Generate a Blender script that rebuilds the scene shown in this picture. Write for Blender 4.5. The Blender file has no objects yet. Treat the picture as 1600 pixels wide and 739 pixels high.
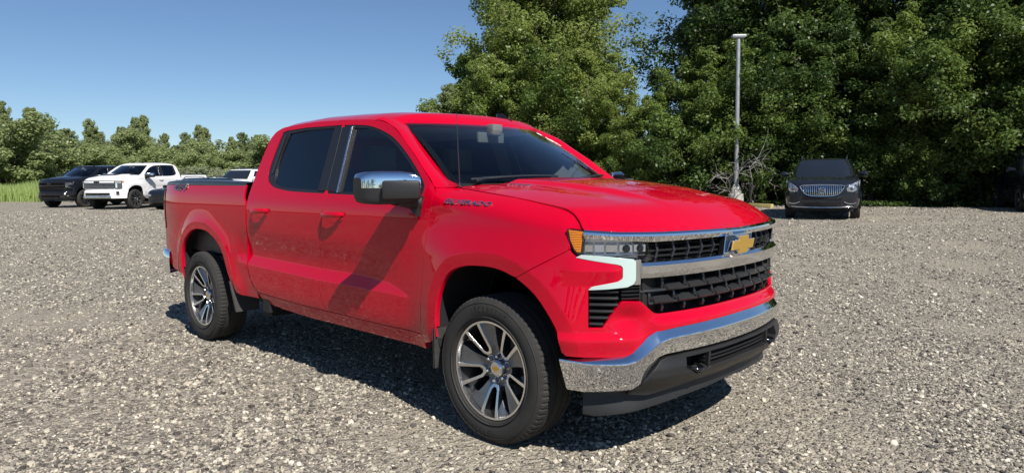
import bpy, bmesh, math, random
import numpy as np
from mathutils import Vector, Matrix, Euler
from mathutils.geometry import delaunay_2d_cdt

random.seed(7); rng = np.random.default_rng(7)
scene = bpy.context.scene
COL = scene.collection
R = math.radians

# ---------------------------------------------------------------- camera
CAM_POS = (2.6875, -3.593, 1.4382); CAM_YAW, CAM_PITCH, CAM_ROLL = 2.3368, -0.0814, -0.0090
VIEW_X, VIEW_Y, VIEW_YAW = 2.6875, -3.593, 2.3368      # surveyed point from which bearings on the lot are taken
cam_data = bpy.data.cameras.new('camera'); cam = bpy.data.objects.new('camera', cam_data); COL.objects.link(cam)
_f = Vector((math.cos(CAM_YAW) * math.cos(CAM_PITCH), math.sin(CAM_YAW) * math.cos(CAM_PITCH), math.sin(CAM_PITCH)))
_r = Vector((math.sin(CAM_YAW), -math.cos(CAM_YAW), 0)); _u = _r.cross(_f)
_r2 = _r * math.cos(CAM_ROLL) + _u * math.sin(CAM_ROLL); _u2 = -_r * math.sin(CAM_ROLL) + _u * math.cos(CAM_ROLL)
cam.matrix_world = Matrix(((_r2.x, _u2.x, -_f.x, CAM_POS[0]), (_r2.y, _u2.y, -_f.y, CAM_POS[1]), (_r2.z, _u2.z, -_f.z, CAM_POS[2]), (0, 0, 0, 1)))
cam_data.sensor_width = 36; cam_data.lens = 36 * 1097.15 / 1600
cam_data.clip_start = .05; cam_data.clip_end = 3000
scene.camera = cam

# ---------------------------------------------------------------- sky and sun
SUN_TO = Vector((.88, -.31, 1.0)).normalized()
elev = math.asin(SUN_TO.z); azim = math.atan2(SUN_TO.y, SUN_TO.x)
world = bpy.data.worlds.new('World'); scene.world = world; world.use_nodes = True
wn = world.node_tree.nodes; wl = world.node_tree.links
sky = wn.new('ShaderNodeTexSky'); sky.sky_type = 'NISHITA'; sky.sun_disc = False
sky.sun_elevation = elev; sky.sun_rotation = math.pi / 2 - azim
sky.altitude = 900; sky.air_density = 1.0; sky.dust_density = 0.0; sky.ozone_density = 6.0
wl.new(sky.outputs[0], wn['Background'].inputs[0]); wn['Background'].inputs[1].default_value = .075
sun_data = bpy.data.lights.new('sun', 'SUN'); sun_data.energy = 5.0; sun_data.angle = R(.53); sun_data.color = (1, .95, .88)
sun = bpy.data.objects.new('sun', sun_data); COL.objects.link(sun)
sun.rotation_euler = SUN_TO.to_track_quat('Z', 'Y').to_euler(); sun.location = (0, 0, 30)
scene.view_settings.view_transform = 'Standard'; scene.view_settings.look = 'None'
scene.view_settings.exposure = 0.36; scene.view_settings.gamma = 1.0
scene.render.engine = 'CYCLES'
scene.cycles.use_denoising = True
scene.cycles.max_bounces = 10; scene.cycles.transparent_max_bounces = 16
scene.cycles.glossy_bounces = 5; scene.cycles.transmission_bounces = 6; scene.cycles.diffuse_bounces = 4
scene.cycles.sample_clamp_indirect = 6
# ---------------------------------------------------------------- materials
def nmat(name):
    m = bpy.data.materials.new(name); m.use_nodes = True
    return m, m.node_tree.nodes, m.node_tree.links, m.node_tree.nodes['Principled BSDF']

def pmat(name, col, rough=.5, metal=0., coat=0., coat_rough=.03, spec=.5, vary=0., vscale=8., bump=0., bscale=200., emit=None):
    m, n, l, b = nmat(name)
    b.inputs['Base Color'].default_value = (*col, 1); b.inputs['Roughness'].default_value = rough
    b.inputs['Metallic'].default_value = metal; b.inputs['Coat Weight'].default_value = coat
    b.inputs['Coat Roughness'].default_value = coat_rough; b.inputs['Specular IOR Level'].default_value = spec
    if vary or bump:
        tc = n.new('ShaderNodeTexCoord')
    if vary:
        nz = n.new('ShaderNodeTexNoise'); nz.inputs['Scale'].default_value = vscale; nz.inputs['Detail'].default_value = 6
        l.new(tc.outputs['Object'], nz.inputs['Vector'])
        mx = n.new('ShaderNodeMix'); mx.data_type = 'RGBA'
        mx.inputs['A'].default_value = (*[c * (1 - vary) for c in col], 1); mx.inputs['B'].default_value = (*[min(1, c * (1 + vary)) for c in col], 1)
        l.new(nz.outputs['Fac'], mx.inputs['Factor']); l.new(mx.outputs['Result'], b.inputs['Base Color'])
        mr = n.new('ShaderNodeMapRange'); mr.inputs['To Min'].default_value = max(0, rough - .12); mr.inputs['To Max'].default_value = min(1, rough + .12)
        l.new(nz.outputs['Fac'], mr.inputs['Value']); l.new(mr.outputs['Result'], b.inputs['Roughness'])
    if bump:
        nb = n.new('ShaderNodeTexNoise'); nb.inputs['Scale'].default_value = bscale; nb.inputs['Detail'].default_value = 4
        l.new(tc.outputs['Object'], nb.inputs['Vector'])
        bp = n.new('ShaderNodeBump'); bp.inputs['Strength'].default_value = bump; bp.inputs['Distance'].default_value = .002
        l.new(nb.outputs['Fac'], bp.inputs['Height']); l.new(bp.outputs['Normal'], b.inputs['Normal'])
    if emit:
        b.inputs['Emission Color'].default_value = (*col, 1); b.inputs['Emission Strength'].default_value = emit
    return m

def glass(name, tint, refl=1.0):
    m = bpy.data.materials.new(name); m.use_nodes = True
    n, l = m.node_tree.nodes, m.node_tree.links
    n.remove(n['Principled BSDF'])
    t = n.new('ShaderNodeBsdfTransparent'); t.inputs[0].default_value = (*tint, 1)
    g = n.new('ShaderNodeBsdfGlossy'); g.inputs['Roughness'].default_value = .01; g.inputs[0].default_value = (.95, .97, 1, 1)
    fr = n.new('ShaderNodeFresnel'); fr.inputs[0].default_value = 1.52
    mm = n.new('ShaderNodeMath'); mm.operation = 'MULTIPLY'; mm.inputs[1].default_value = refl; mm.use_clamp = True
    l.new(fr.outputs[0], mm.inputs[0])
    mx = n.new('ShaderNodeMixShader'); l.new(mm.outputs[0], mx.inputs[0]); l.new(t.outputs[0], mx.inputs[1]); l.new(g.outputs[0], mx.inputs[2])
    l.new(mx.outputs[0], n['Material Output'].inputs['Surface'])
    return m

def car_paint(name, col, flake=0.0):
    m, n, l, b = nmat(name)
    b.inputs['Base Color'].default_value = (*col, 1)
    b.inputs['Roughness'].default_value = .38; b.inputs['Metallic'].default_value = flake
    b.inputs['Coat Weight'].default_value = 1; b.inputs['Coat Roughness'].default_value = .012; b.inputs['Coat IOR'].default_value = 1.42
    b.inputs['Specular IOR Level'].default_value = 0.
    # orange peel in the lacquer and a film of road dust low on the body
    tc = n.new('ShaderNodeTexCoord')
    nz = n.new('ShaderNodeTexNoise'); nz.inputs['Scale'].default_value = 45; nz.inputs['Detail'].default_value = 1
    l.new(tc.outputs['Object'], nz.inputs['Vector'])
    bp = n.new('ShaderNodeBump'); bp.inputs['Strength'].default_value = .012; bp.inputs['Distance'].default_value = .004
    l.new(nz.outputs['Fac'], bp.inputs['Height']); l.new(bp.outputs['Normal'], b.inputs['Coat Normal'])
    sx = n.new('ShaderNodeSeparateXYZ'); l.new(tc.outputs['Object'], sx.inputs[0])
    mr = n.new('ShaderNodeMapRange'); mr.inputs['From Min'].default_value = .75; mr.inputs['From Max'].default_value = .42; mr.inputs['To Max'].default_value = .10
    l.new(sx.outputs['Z'], mr.inputs['Value'])
    n2 = n.new('ShaderNodeTexNoise'); n2.inputs['Scale'].default_value = 5; n2.inputs['Detail'].default_value = 8
    l.new(tc.outputs['Object'], n2.inputs['Vector'])
    mu = n.new('ShaderNodeMath'); mu.operation = 'MULTIPLY'; l.new(mr.outputs['Result'], mu.inputs[0]); l.new(n2.outputs['Fac'], mu.inputs[1])
    mx = n.new('ShaderNodeMix'); mx.data_type = 'RGBA'; mx.inputs['A'].default_value = (*col, 1); mx.inputs['B'].default_value = (.30, .25, .20, 1)
    l.new(mu.outputs[0], mx.inputs['Factor']); l.new(mx.outputs['Result'], b.inputs['Base Color'])
    cr = n.new('ShaderNodeMapRange'); cr.inputs['From Max'].default_value = .3; cr.inputs['To Min'].default_value = .012; cr.inputs['To Max'].default_value = .05
    l.new(mu.outputs[0], cr.inputs['Value']); l.new(cr.outputs['Result'], b.inputs['Coat Roughness'])
    return m

M = {}
M['red'] = car_paint('red_paint', (.50, .0002, .018))
M['white'] = car_paint('white_paint', (.80, .80, .80))
M['black'] = car_paint('black_paint', (.008, .009, .013))
M['grey'] = car_paint('grey_paint', (.016, .019, .027), .3)
M['silver'] = car_paint('silver_paint', (.55, .57, .6), .5)
M['chrome'] = pmat('chrome', (.86, .87, .89), .05, 1.)
M['dull_chrome'] = pmat('satin_chrome', (.75, .76, .78), .16, 1.)
M['plastic'] = pmat('black_plastic', (.016, .016, .017), .45, vary=.25, bump=.25, bscale=600)
M['satin'] = pmat('satin_black', (.022, .023, .025), .32, coat=.2, coat_rough=.2, vary=.2)
M['gloss_black'] = pmat('gloss_black', (.008, .008, .009), .15, coat=.6)
M['rubber'] = pmat('tyre_rubber', (.034, .033, .031), .82, vary=.45, vscale=10, bump=.3, bscale=120, spec=.3)
M['seal'] = pmat('window_seal', (.012, .012, .013), .4)
M['liner'] = pmat('wheel_liner', (.010, .010, .011), .9, vary=.3, bump=.5, bscale=90)
M['flap'] = pmat('mud_flap', (.045, .043, .042), .7, vary=.5, vscale=20, bump=.5, bscale=150)
M['chassis'] = pmat('chassis', (.010, .010, .010), .8, vary=.3)
M['machined'] = pmat('machined_alloy', (.80, .80, .80), .20, 1.)
M['alloy'] = pmat('painted_alloy', (.16, .17, .185), .30, .75, coat=.5, vary=.15, vscale=12)
M['alloy_dark'] = pmat('wheel_barrel', (.03, .03, .033), .5, .5)
M['brake'] = pmat('brake_disc', (.20, .19, .18), .45, .9)
M['gold'] = pmat('gold_badge', (.46, .27, .035), .42, .35, coat=.6, vary=.15, vscale=120)
M['amber'] = pmat('amber_lens', (.85, .24, .01), .12, coat=1., vary=.35, vscale=60)
def ribbed(name, col):
    m, n, l, b = nmat(name); b.inputs['Base Color'].default_value = (*col, 1); b.inputs['Roughness'].default_value = .12; b.inputs['Coat Weight'].default_value = 1
    tc = n.new('ShaderNodeTexCoord'); w = n.new('ShaderNodeTexWave'); w.bands_direction = 'Z'; w.inputs['Scale'].default_value = 38; w.inputs['Distortion'].default_value = 1.5; l.new(tc.outputs['Object'], w.inputs['Vector'])
    mx = n.new('ShaderNodeMix'); mx.data_type = 'RGBA'; mx.inputs['A'].default_value = (*[c * .45 for c in col], 1); mx.inputs['B'].default_value = (*col, 1); l.new(w.outputs['Fac'], mx.inputs['Factor']); l.new(mx.outputs['Result'], b.inputs['Base Color'])
    bp = n.new('ShaderNodeBump'); bp.inputs['Strength'].default_value = .7; bp.inputs['Distance'].default_value = .004; l.new(w.outputs['Fac'], bp.inputs['Height']); l.new(bp.outputs['Normal'], b.inputs['Normal'])
    return m
M['amber'] = ribbed('amber_reflector', (.90, .27, .012))
M['drl'] = pmat('light_tube', (.50, .62, .59), .14, coat=1.)
M['reflector'] = pmat('lamp_reflector', (.80, .82, .85), .14, .85, vary=.1, vscale=40)
M['lamp_dark'] = pmat('lamp_housing', (.10, .105, .11), .25, .3, coat=.5)
M['lamp_grey'] = pmat('lamp_bezel', (.80, .81, .83), .2, .35, coat=.5, vary=.2, vscale=50)
M['tail_red'] = pmat('tail_lamp', (.16, .004, .006), .08, coat=1.)
M['lens'] = glass('clear_lens', (.97, .98, .99), .8)
M['windscreen'] = glass('windscreen_glass', (.82, .89, .88), 1.2)
M['side_glass'] = glass('side_glass', (.82, .90, .87), 1.1)
M['privacy'] = glass('privacy_glass', (.16, .18, .19), 1.2)
M['cabin'] = pmat('cabin_trim', (.13, .135, .14), .7, vary=.15)
M['seat'] = pmat('seat_cloth', (.11, .115, .125), .85, bump=.4, bscale=300)
M['headliner'] = pmat('headliner', (.50, .50, .48), .9)
M['white_mark'] = pmat('paint_marker', (.85, .85, .85), .6)

# ---------------------------------------------------------------- mesh tools
def link(name, me, mat, parent):
    o = bpy.data.objects.new(name, me); COL.objects.link(o)
    if mat is not None and len(me.materials) == 0: me.materials.append(mat)
    if parent is not None: o.parent = parent
    return o

def empty(name, loc=(0, 0, 0), rz=0.):
    o = bpy.data.objects.new(name, None); COL.objects.link(o)
    o.location = loc; o.rotation_euler = (0, 0, rz); o.empty_display_size = .3
    return o

def tag(o, label=None, cat=None, group=None, kind=None):
    if label: o['label'] = label
    if cat: o['category'] = cat
    if group: o['group'] = group
    if kind: o['kind'] = kind
    return o

class MB:
    def __init__(s): s.v = []; s.f = []
    def add(s, V, F):
        k = len(s.v); s.v += [tuple(map(float, p)) for p in V]; s.f += [tuple(i + k for i in q) for q in F]; return s
    def box(s, lo, hi, rot=None, piv=None):
        x0, y0, z0 = lo; x1, y1, z1 = hi
        V = [(x0, y0, z0), (x1, y0, z0), (x1, y1, z0), (x0, y1, z0), (x0, y0, z1), (x1, y0, z1), (x1, y1, z1), (x0, y1, z1)]
        if rot is not None:
            p = Vector(piv if piv is not None else [(a + b) / 2 for a, b in zip(lo, hi)])
            V = [tuple(rot @ (Vector(q) - p) + p) for q in V]
        return s.add(V, [(0, 3, 2, 1), (4, 5, 6, 7), (0, 1, 5, 4), (1, 2, 6, 5), (2, 3, 7, 6), (3, 0, 4, 7)])
    def prism(s, poly, a, b):
        """poly: 3-D points of one face, extruded by vector a->b offset (b)"""
        n = len(poly); A = [Vector(q) + Vector(a) for q in poly]; B = [Vector(q) + Vector(b) for q in poly]
        F = [tuple(range(n)), tuple(range(2 * n - 1, n - 1, -1))] + [(i, i + n, (i + 1) % n + n, (i + 1) % n) for i in range(n)]
        return s.add(A + B, F)
    def tube(s, pts, r, seg=10, caps=True):
        pts = [Vector(q) for q in pts]; rr = r if hasattr(r, '__len__') else [r] * len(pts)
        V = []; F = []; up = None
        for i, q in enumerate(pts):
            d = (pts[min(i + 1, len(pts) - 1)] - pts[max(i - 1, 0)]).normalized()
            if up is None: up = d.orthogonal().normalized()
            up = (up - d * up.dot(d)).normalized(); w = d.cross(up)
            V += [q + (up * math.cos(2 * math.pi * k / seg) + w * math.sin(2 * math.pi * k / seg)) * rr[i] for k in range(seg)]
        for i in range(len(pts) - 1):
            F += [(i * seg + k, i * seg + (k + 1) % seg, (i + 1) * seg + (k + 1) % seg, (i + 1) * seg + k) for k in range(seg)]
        if caps: F += [tuple(range(seg - 1, -1, -1)), tuple(range((len(pts) - 1) * seg, len(pts) * seg))]
        return s.add(V, F)
    def lathe(s, prof, seg=48, axis='y', c=(0, 0, 0), closed=False):
        V = []; F = []; n = len(prof)
        for k in range(seg):
            a = 2 * math.pi * k / seg; ca, sa = math.cos(a), math.sin(a)
            for r, h in prof:
                V.append((c[0] + r * ca, c[1] + h, c[2] + r * sa) if axis == 'y' else ((c[0] + r * ca, c[1] + r * sa, c[2] + h) if axis == 'z' else (c[0] + h, c[1] + r * ca, c[2] + r * sa)))
        m = n if closed else n - 1
        for k in range(seg):
            k2 = (k + 1) % seg
            F += [(k * n + i, k * n + (i + 1) % n, k2 * n + (i + 1) % n, k2 * n + i) for i in range(m)]
        return s.add(V, F)
    def grid(s, G):
        """G: rows x cols of points"""
        r, c = len(G), len(G[0]); V = [q for row in G for q in row]
        return s.add(V, [(i * c + j, i * c + j + 1, (i + 1) * c + j + 1, (i + 1) * c + j) for i in range(r - 1) for j in range(c - 1)])
    def build(s, name, mat, parent=None, smooth=35, mirror=False, bevel=0., weld=0.):
        V = s.v; F = s.f
        if mirror: V = [(x, -y, z) for x, y, z in V]; F = [tuple(reversed(q)) for q in F]
        me = bpy.data.meshes.new(name); me.from_pydata(V, [], F)
        bm = bmesh.new(); bm.from_mesh(me)
        if weld: bmesh.ops.remove_doubles(bm, verts=bm.verts, dist=weld)
        if bevel:
            es = [e for e in bm.edges if len(e.link_faces) == 2 and e.calc_face_angle(0) > .6]
            bmesh.ops.bevel(bm, geom=es, offset=bevel, segments=2, affect='EDGES', profile=.6)
        bmesh.ops.recalc_face_normals(bm, faces=bm.faces)
        bm.to_mesh(me); bm.free()
        if smooth:
            me.polygons.foreach_set('use_smooth', [True] * len(me.polygons)); me.set_sharp_from_angle(angle=R(smooth))
        me.update()
        return link(name, me, mat, parent)
    def pair(s, name, mat, parent=None, **k):
        return s.build(name, mat, parent, **k), s.build(name, mat, parent, mirror=True, **k)

def in_poly(px, py, poly):
    ins = np.zeros(px.shape, bool); n = len(poly)
    for i in range(n):
        x0, y0 = poly[i]; x1, y1 = poly[(i + 1) % n]
        if y0 == y1: continue
        c = ((y0 > py) != (y1 > py)) & (px < (x1 - x0) * (py - y0) / (y1 - y0) + x0)
        ins ^= c
    return ins

def dense(poly, seg):
    out = []
    for a, b in zip(poly, poly[1:] + poly[:1]):
        k = max(1, int(math.ceil(math.hypot(b[0] - a[0], b[1] - a[1]) / seg)))
        out += [(a[0] + (b[0] - a[0]) * i / k, a[1] + (b[1] - a[1]) * i / k) for i in range(k)]
    return out

def panel_mesh(name, outline, surf, du, dv, holes=(), flange=.014, seg=.03, flip=False, lines=()):
    """sheet cut to an outline in the (u, v) space of a surface, with turned-in edges"""
    loops = [dense([tuple(map(float, q)) for q in lp], seg) for lp in (outline, *holes)]
    # outlines must be counter-clockwise
    pts = []; edges = []; lidx = []
    for lp in loops:
        k = len(pts); pts += lp; edges += [(k + i, k + (i + 1) % len(lp)) for i in range(len(lp))]; lidx.append(list(range(k, k + len(lp))))
    P = np.array(pts)
    us = np.arange(P[:, 0].min() + du * .5, P[:, 0].max(), du); vs = np.arange(P[:, 1].min() + dv * .5, P[:, 1].max(), dv)
    U, V = [q.ravel() for q in np.meshgrid(us, vs)]
    ok = in_poly(U, V, loops[0])
    for h in loops[1:]: ok &= ~in_poly(U, V, h)
    U, V = U[ok], V[ok]
    far = np.ones(len(U), bool)
    for (a, b) in edges:
        ax, ay = pts[a]; bx, by = pts[b]; dx, dy = (bx - ax), (by - ay); L = dx * dx + dy * dy + 1e-12
        t = np.clip(((U - ax) * dx + (V - ay) * dy) / L, 0, 1)
        far &= (((U - ax - t * dx) / du) ** 2 + ((V - ay - t * dy) / dv) ** 2) > .16
    U, V = U[far], V[far]
    nb = len(edges); cons = []
    for ln in lines:
        L = np.array(ln); ok = in_poly(L[:, 0], L[:, 1], loops[0])
        for h in loops[1:]: ok &= ~in_poly(L[:, 0], L[:, 1], h)
        for (a, b) in edges[:nb]:
            ax, ay = pts[a]; bx, by = pts[b]; dx, dy = (bx - ax), (by - ay); q = dx * dx + dy * dy + 1e-12
            t = np.clip(((L[:, 0] - ax) * dx + (L[:, 1] - ay) * dy) / q, 0, 1)
            ok &= np.hypot(L[:, 0] - ax - t * dx, L[:, 1] - ay - t * dy) > .004
        if len(U):
            near = np.zeros(len(U), bool)
            for q in L[ok]: near |= (np.abs(U - q[0]) < du * .45) & (np.abs(V - q[1]) < .005)
            U, V = U[~near], V[~near]
        cons.append((L, ok))
    pts = list(pts); edges = list(edges)
    for L, ok in cons:
        prev = None
        for q, o in zip(L, ok):
            if o:
                pts.append((float(q[0]), float(q[1])))
                if prev is not None: edges.append((prev, len(pts) - 1))
                prev = len(pts) - 1
            else: prev = None
    coords = [Vector(q) for q in pts] + [Vector((a, b)) for a, b in zip(U, V)]
    vo, eo, fo, ov, oe, of = delaunay_2d_cdt(coords, edges, [], 0, 1e-6)
    A = np.array([(q.x, q.y) for q in vo]); T = np.array([t for t in fo if len(t) == 3])
    c = A[T].mean(1); keep = in_poly(c[:, 0], c[:, 1], loops[0])
    for h in loops[1:]: keep &= ~in_poly(c[:, 0], c[:, 1], h)
    T = T[keep]
    a, b, d = A[T[:, 0]], A[T[:, 1]], A[T[:, 2]]
    cr = (b[:, 0] - a[:, 0]) * (d[:, 1] - a[:, 1]) - (b[:, 1] - a[:, 1]) * (d[:, 0] - a[:, 0])
    T[cr < 0] = T[cr < 0][:, ::-1]
    T = T[np.abs(cr) > 1e-10]
    X = surf(A[:, 0], A[:, 1]); e = 2e-3
    N = np.cross(surf(A[:, 0] + e, A[:, 1]) - surf(A[:, 0] - e, A[:, 1]), surf(A[:, 0], A[:, 1] + e) - surf(A[:, 0], A[:, 1] - e))
    N /= np.linalg.norm(N, axis=1)[:, None] + 1e-12
    if flip: N = -N; T = T[:, ::-1]
    # map the loop points into output vertices
    omap = {}
    for i, src in enumerate(ov):
        for q in src:
            omap[q] = i
    verts = list(map(tuple, X)); faces = [tuple(t) for t in T]; nor = [tuple(N[i]) for t in T for i in t]
    if flange:
        bset = {}
        for t in T:
            for i, j in ((t[0], t[1]), (t[1], t[2]), (t[2], t[0])):
                if (j, i) in bset: del bset[(j, i)]
                else: bset[(i, j)] = 1
        r = .0022
        for (i, j) in bset:
            k = len(verts)
            tx = X[j] - X[i]; tl = np.linalg.norm(tx) + 1e-12; tx = tx / tl
            oi = np.cross(tx, N[i]); oj = np.cross(tx, N[j])
            verts += [tuple(X[i]), tuple(X[j]), tuple(X[j] + oj * r - N[j] * r), tuple(X[i] + oi * r - N[i] * r),
                      tuple(X[j] + oj * r - N[j] * flange), tuple(X[i] + oi * r - N[i] * flange)]
            faces.append((k + 1, k, k + 3, k + 2)); nor += [tuple(N[j]), tuple(N[i]), tuple(oi), tuple(oj)]
            faces.append((k + 2, k + 3, k + 5, k + 4)); nor += [tuple(oj), tuple(oi), tuple(oi), tuple(oj)]
    return name, verts, faces, nor

def mesh_from(data, mirror=False):
    name, verts, faces, nor = data
    if mirror:
        verts = [(x, -y, z) for x, y, z in verts]
        nn = []; k = 0; ff = []
        for f in faces:
            ff.append(tuple(reversed(f))); nn += [(a, -b, c) for a, b, c in reversed(nor[k:k + len(f)])]; k += len(f)
        faces, nor = ff, nn
    me = bpy.data.meshes.new(name); me.from_pydata(verts, [], faces)
    me.polygons.foreach_set('use_smooth', [True] * len(me.polygons))
    me.normals_split_custom_set([Vector(q).normalized() if any(q) else Vector((0, 0, 1)) for q in nor])
    me.update()
    return me

def panel(name, outline, surf, mat, parent, du=.03, dv=.012, pair=True, **k):
    d = panel_mesh(name, outline, surf, du, dv, **k)
    a = link(name, mesh_from(d), mat, parent[0] if isinstance(parent, tuple) else parent)
    if not pair: return a
    pm = parent[1] if isinstance(parent, tuple) else parent
    return a, link(name, mesh_from(d, True), mat, pm)

def text_mesh(name, txt, size, extrude, mat, parent, mw, shear=0., spacing=1., bold=0.):
    cu = bpy.data.curves.new(name, 'FONT'); cu.body = txt; cu.size = size; cu.extrude = extrude; cu.align_x = 'CENTER'; cu.align_y = 'CENTER'
    cu.shear = shear; cu.space_character = spacing; cu.offset = bold; cu.resolution_u = 3
    o = bpy.data.objects.new(name, cu); COL.objects.link(o)
    dg = bpy.context.evaluated_depsgraph_get(); me = bpy.data.meshes.new_from_object(o.evaluated_get(dg))
    bpy.data.objects.remove(o); bpy.data.curves.remove(cu)
    me.name = name; me.transform(mw); me.materials.clear()
    return link(name, me, mat, parent)
# ---------------------------------------------------------------- pickup surfaces
def sm(a, b, x):
    t = np.clip((np.asarray(x, float) - a) / (b - a), 0, 1)
    return t * t * (3 - 2 * t)

class Curve1D:
    """knots joined by straight lines, then rounded with a gaussian"""
    def __init__(self, xs, ys, sig):
        xs = np.array(xs, float); ys = np.array(ys, float)
        self.x = np.linspace(xs[0], xs[-1], 1201)
        h = self.x[1] - self.x[0]
        n = max(1, int(3 * sig / h))
        k = np.exp(-0.5 * (np.arange(-n, n + 1) * h / sig) ** 2); k /= k.sum()
        y = np.interp(self.x, xs, ys)
        g0 = (y[1] - y[0]); g1 = (y[-1] - y[-2])
        pad = np.concatenate([y[0] + g0 * np.arange(-n, 0), y, y[-1] + g1 * np.arange(1, n + 1)])
        self.y = np.convolve(pad, k, 'valid')
    def __call__(self, x):
        return np.interp(x, self.x, self.y)

CAB = Curve1D([.38, .44, .53, .60, .72, .80, .90, 1.0, 1.1, 1.2, 1.27, 1.33, 1.37, 1.5, 1.65, 1.8, 1.87, 1.95],
              [.915, .945, .978, .986, .990, .988, .986, .987, .991, .994, .989, .973, .957, .905, .846, .787, .757, .72], .025)
BED = Curve1D([.40, .50, .60, .8, 1.0, 1.15, 1.25, 1.33, 1.40, 1.46],
              [.945, .966, .980, .985, .985, .992, .992, .985, .968, .945], .02)
def catmull(P, n=6, closed=False):
    P = [np.array(p, float) for p in P]
    out = []
    m = len(P)
    rng = range(m if closed else m - 1)
    for i in rng:
        if closed:
            a, b, c, d = P[(i - 1) % m], P[i], P[(i + 1) % m], P[(i + 2) % m]
        else:
            b, c = P[i], P[i + 1]
            a = P[i - 1] if i > 0 else 2 * b - c
            d = P[i + 2] if i + 2 < m else 2 * c - b
        for k in range(n):
            t = k / n
            out.append(.5 * (2 * b + (c - a) * t + (2 * a - 5 * b + 4 * c - d) * t * t + (3 * b - a - 3 * c + d) * t ** 3))
    if not closed:
        out.append(P[-1])
    return [tuple(q) for q in out]

# front-end plan curve: half width -> x
PLAN_Y = np.array([0, .15, .3, .45, .6, .7, .78, .85, .91, .95, .975, .987, .990])
PLAN_X = np.array([.932, .930, .918, .896, .860, .822, .775, .71, .625, .545, .44, .32, .18])
def _plan():
    P = np.array(catmull(list(zip(PLAN_X, PLAN_Y)), 40))
    P[0, 1] = 0
    s = np.concatenate([[0], np.cumsum(np.hypot(*np.diff(P, axis=0).T))])
    S = np.linspace(0, s[-1], 1500)
    x = np.interp(S, s, P[:, 0]); y = np.interp(S, s, P[:, 1])
    k = np.exp(-.5 * (np.arange(-40, 41) / 14.) ** 2); k /= k.sum()
    xe = np.concatenate([x[40:0:-1], x, 2 * x[-1] - x[-2:-42:-1]]); ye = np.concatenate([-y[40:0:-1], y, 2 * y[-1] - y[-2:-42:-1]])
    return S, np.convolve(xe, k, 'valid'), np.convolve(ye, k, 'valid')
PS, PX, PY = _plan()
PNX, PNY = np.gradient(PY, PS), -np.gradient(PX, PS)
_l = np.hypot(PNX, PNY); PNX /= _l; PNY /= _l
def planinv(x):
    return np.interp(x, PX[::-1], PY[::-1])
def s_y(y): return float(np.interp(y, PY, PS))
def s_x(x): return float(np.interp(x, PX[::-1], PS[::-1]))
def plan_x(y): return np.interp(np.abs(y), PY, PX)
def front(u, z, off=0.):
    s = np.abs(u); g = np.sign(u); off = np.broadcast_to(off, np.shape(s))
    return np.stack([np.interp(s, PS, PX) + np.interp(s, PS, PNX) * off, g * (np.interp(s, PS, PY) + np.interp(s, PS, PNY) * off), np.broadcast_to(z, np.shape(s))], -1)
FTOP = Curve1D([-.9, -.31, .1, .423, .50, .56, .62], [1.44, 1.384, 1.34, 1.292, 1.268, 1.215, 1.15], .03)   # fender top edge height over x

ARCH_F = catmull([(-.402, .44), (-.402, .575), (-.392, .70), (-.352, .83), (-.27, .925), (-.15, .968), (-.02, .98), (.11, .975), (.247, .937),
                  (.36, .87), (.44, .78), (.493, .69), (.517, .598), (.525, .50)], 5)
ARCH_R = catmull([(-4.135, .50), (-4.14, .62), (-4.14, .72), (-4.115, .82), (-4.04, .915), (-3.92, .985), (-3.80, 1.014), (-3.69, 1.019), (-3.56, 1.010),
                  (-3.431, .968), (-3.312, .905), (-3.232, .82), (-3.17, .69), (-3.10, .58), (-3.03, .51)], 5)

def dist_poly(x, z, poly):
    x = np.atleast_1d(x); z = np.atleast_1d(z)
    best = np.full(x.shape, 9.)
    for (ax, az), (bx, bz) in zip(poly[:-1], poly[1:]):
        dx, dz = bx - ax, bz - az
        L = dx * dx + dz * dz
        t = np.clip(((x - ax) * dx + (z - az) * dz) / L, 0, 1)
        best = np.minimum(best, np.hypot(x - ax - t * dx, z - az - t * dz))
    return best

def flare(d, w=.072, far=.17, h=.026, pw=2.2):
    s = np.clip((d - w) / (far - w), 0, 1)
    return np.where(d < w, h - .006 * (w - d) / w * 0, h * (1 - s) ** pw)

LEDT = Curve1D([-4, -2.8, -1.75, -1.25, -.886, -.70, 0], [.86, .841, .818, .815, .798, .735, .70], .06)
LEDB = Curve1D([-4, -2.8, -1.75, -1.25, -.886, -.70, 0], [.80, .768, .738, .735, .732, .722, .70], .06)

def yedge(x): return np.interp(x, [-.5, -.31, .1, .42, .48, .53, .57, .595], [.838, .850, .866, .872, .876, .888, .905, .921])

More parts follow.
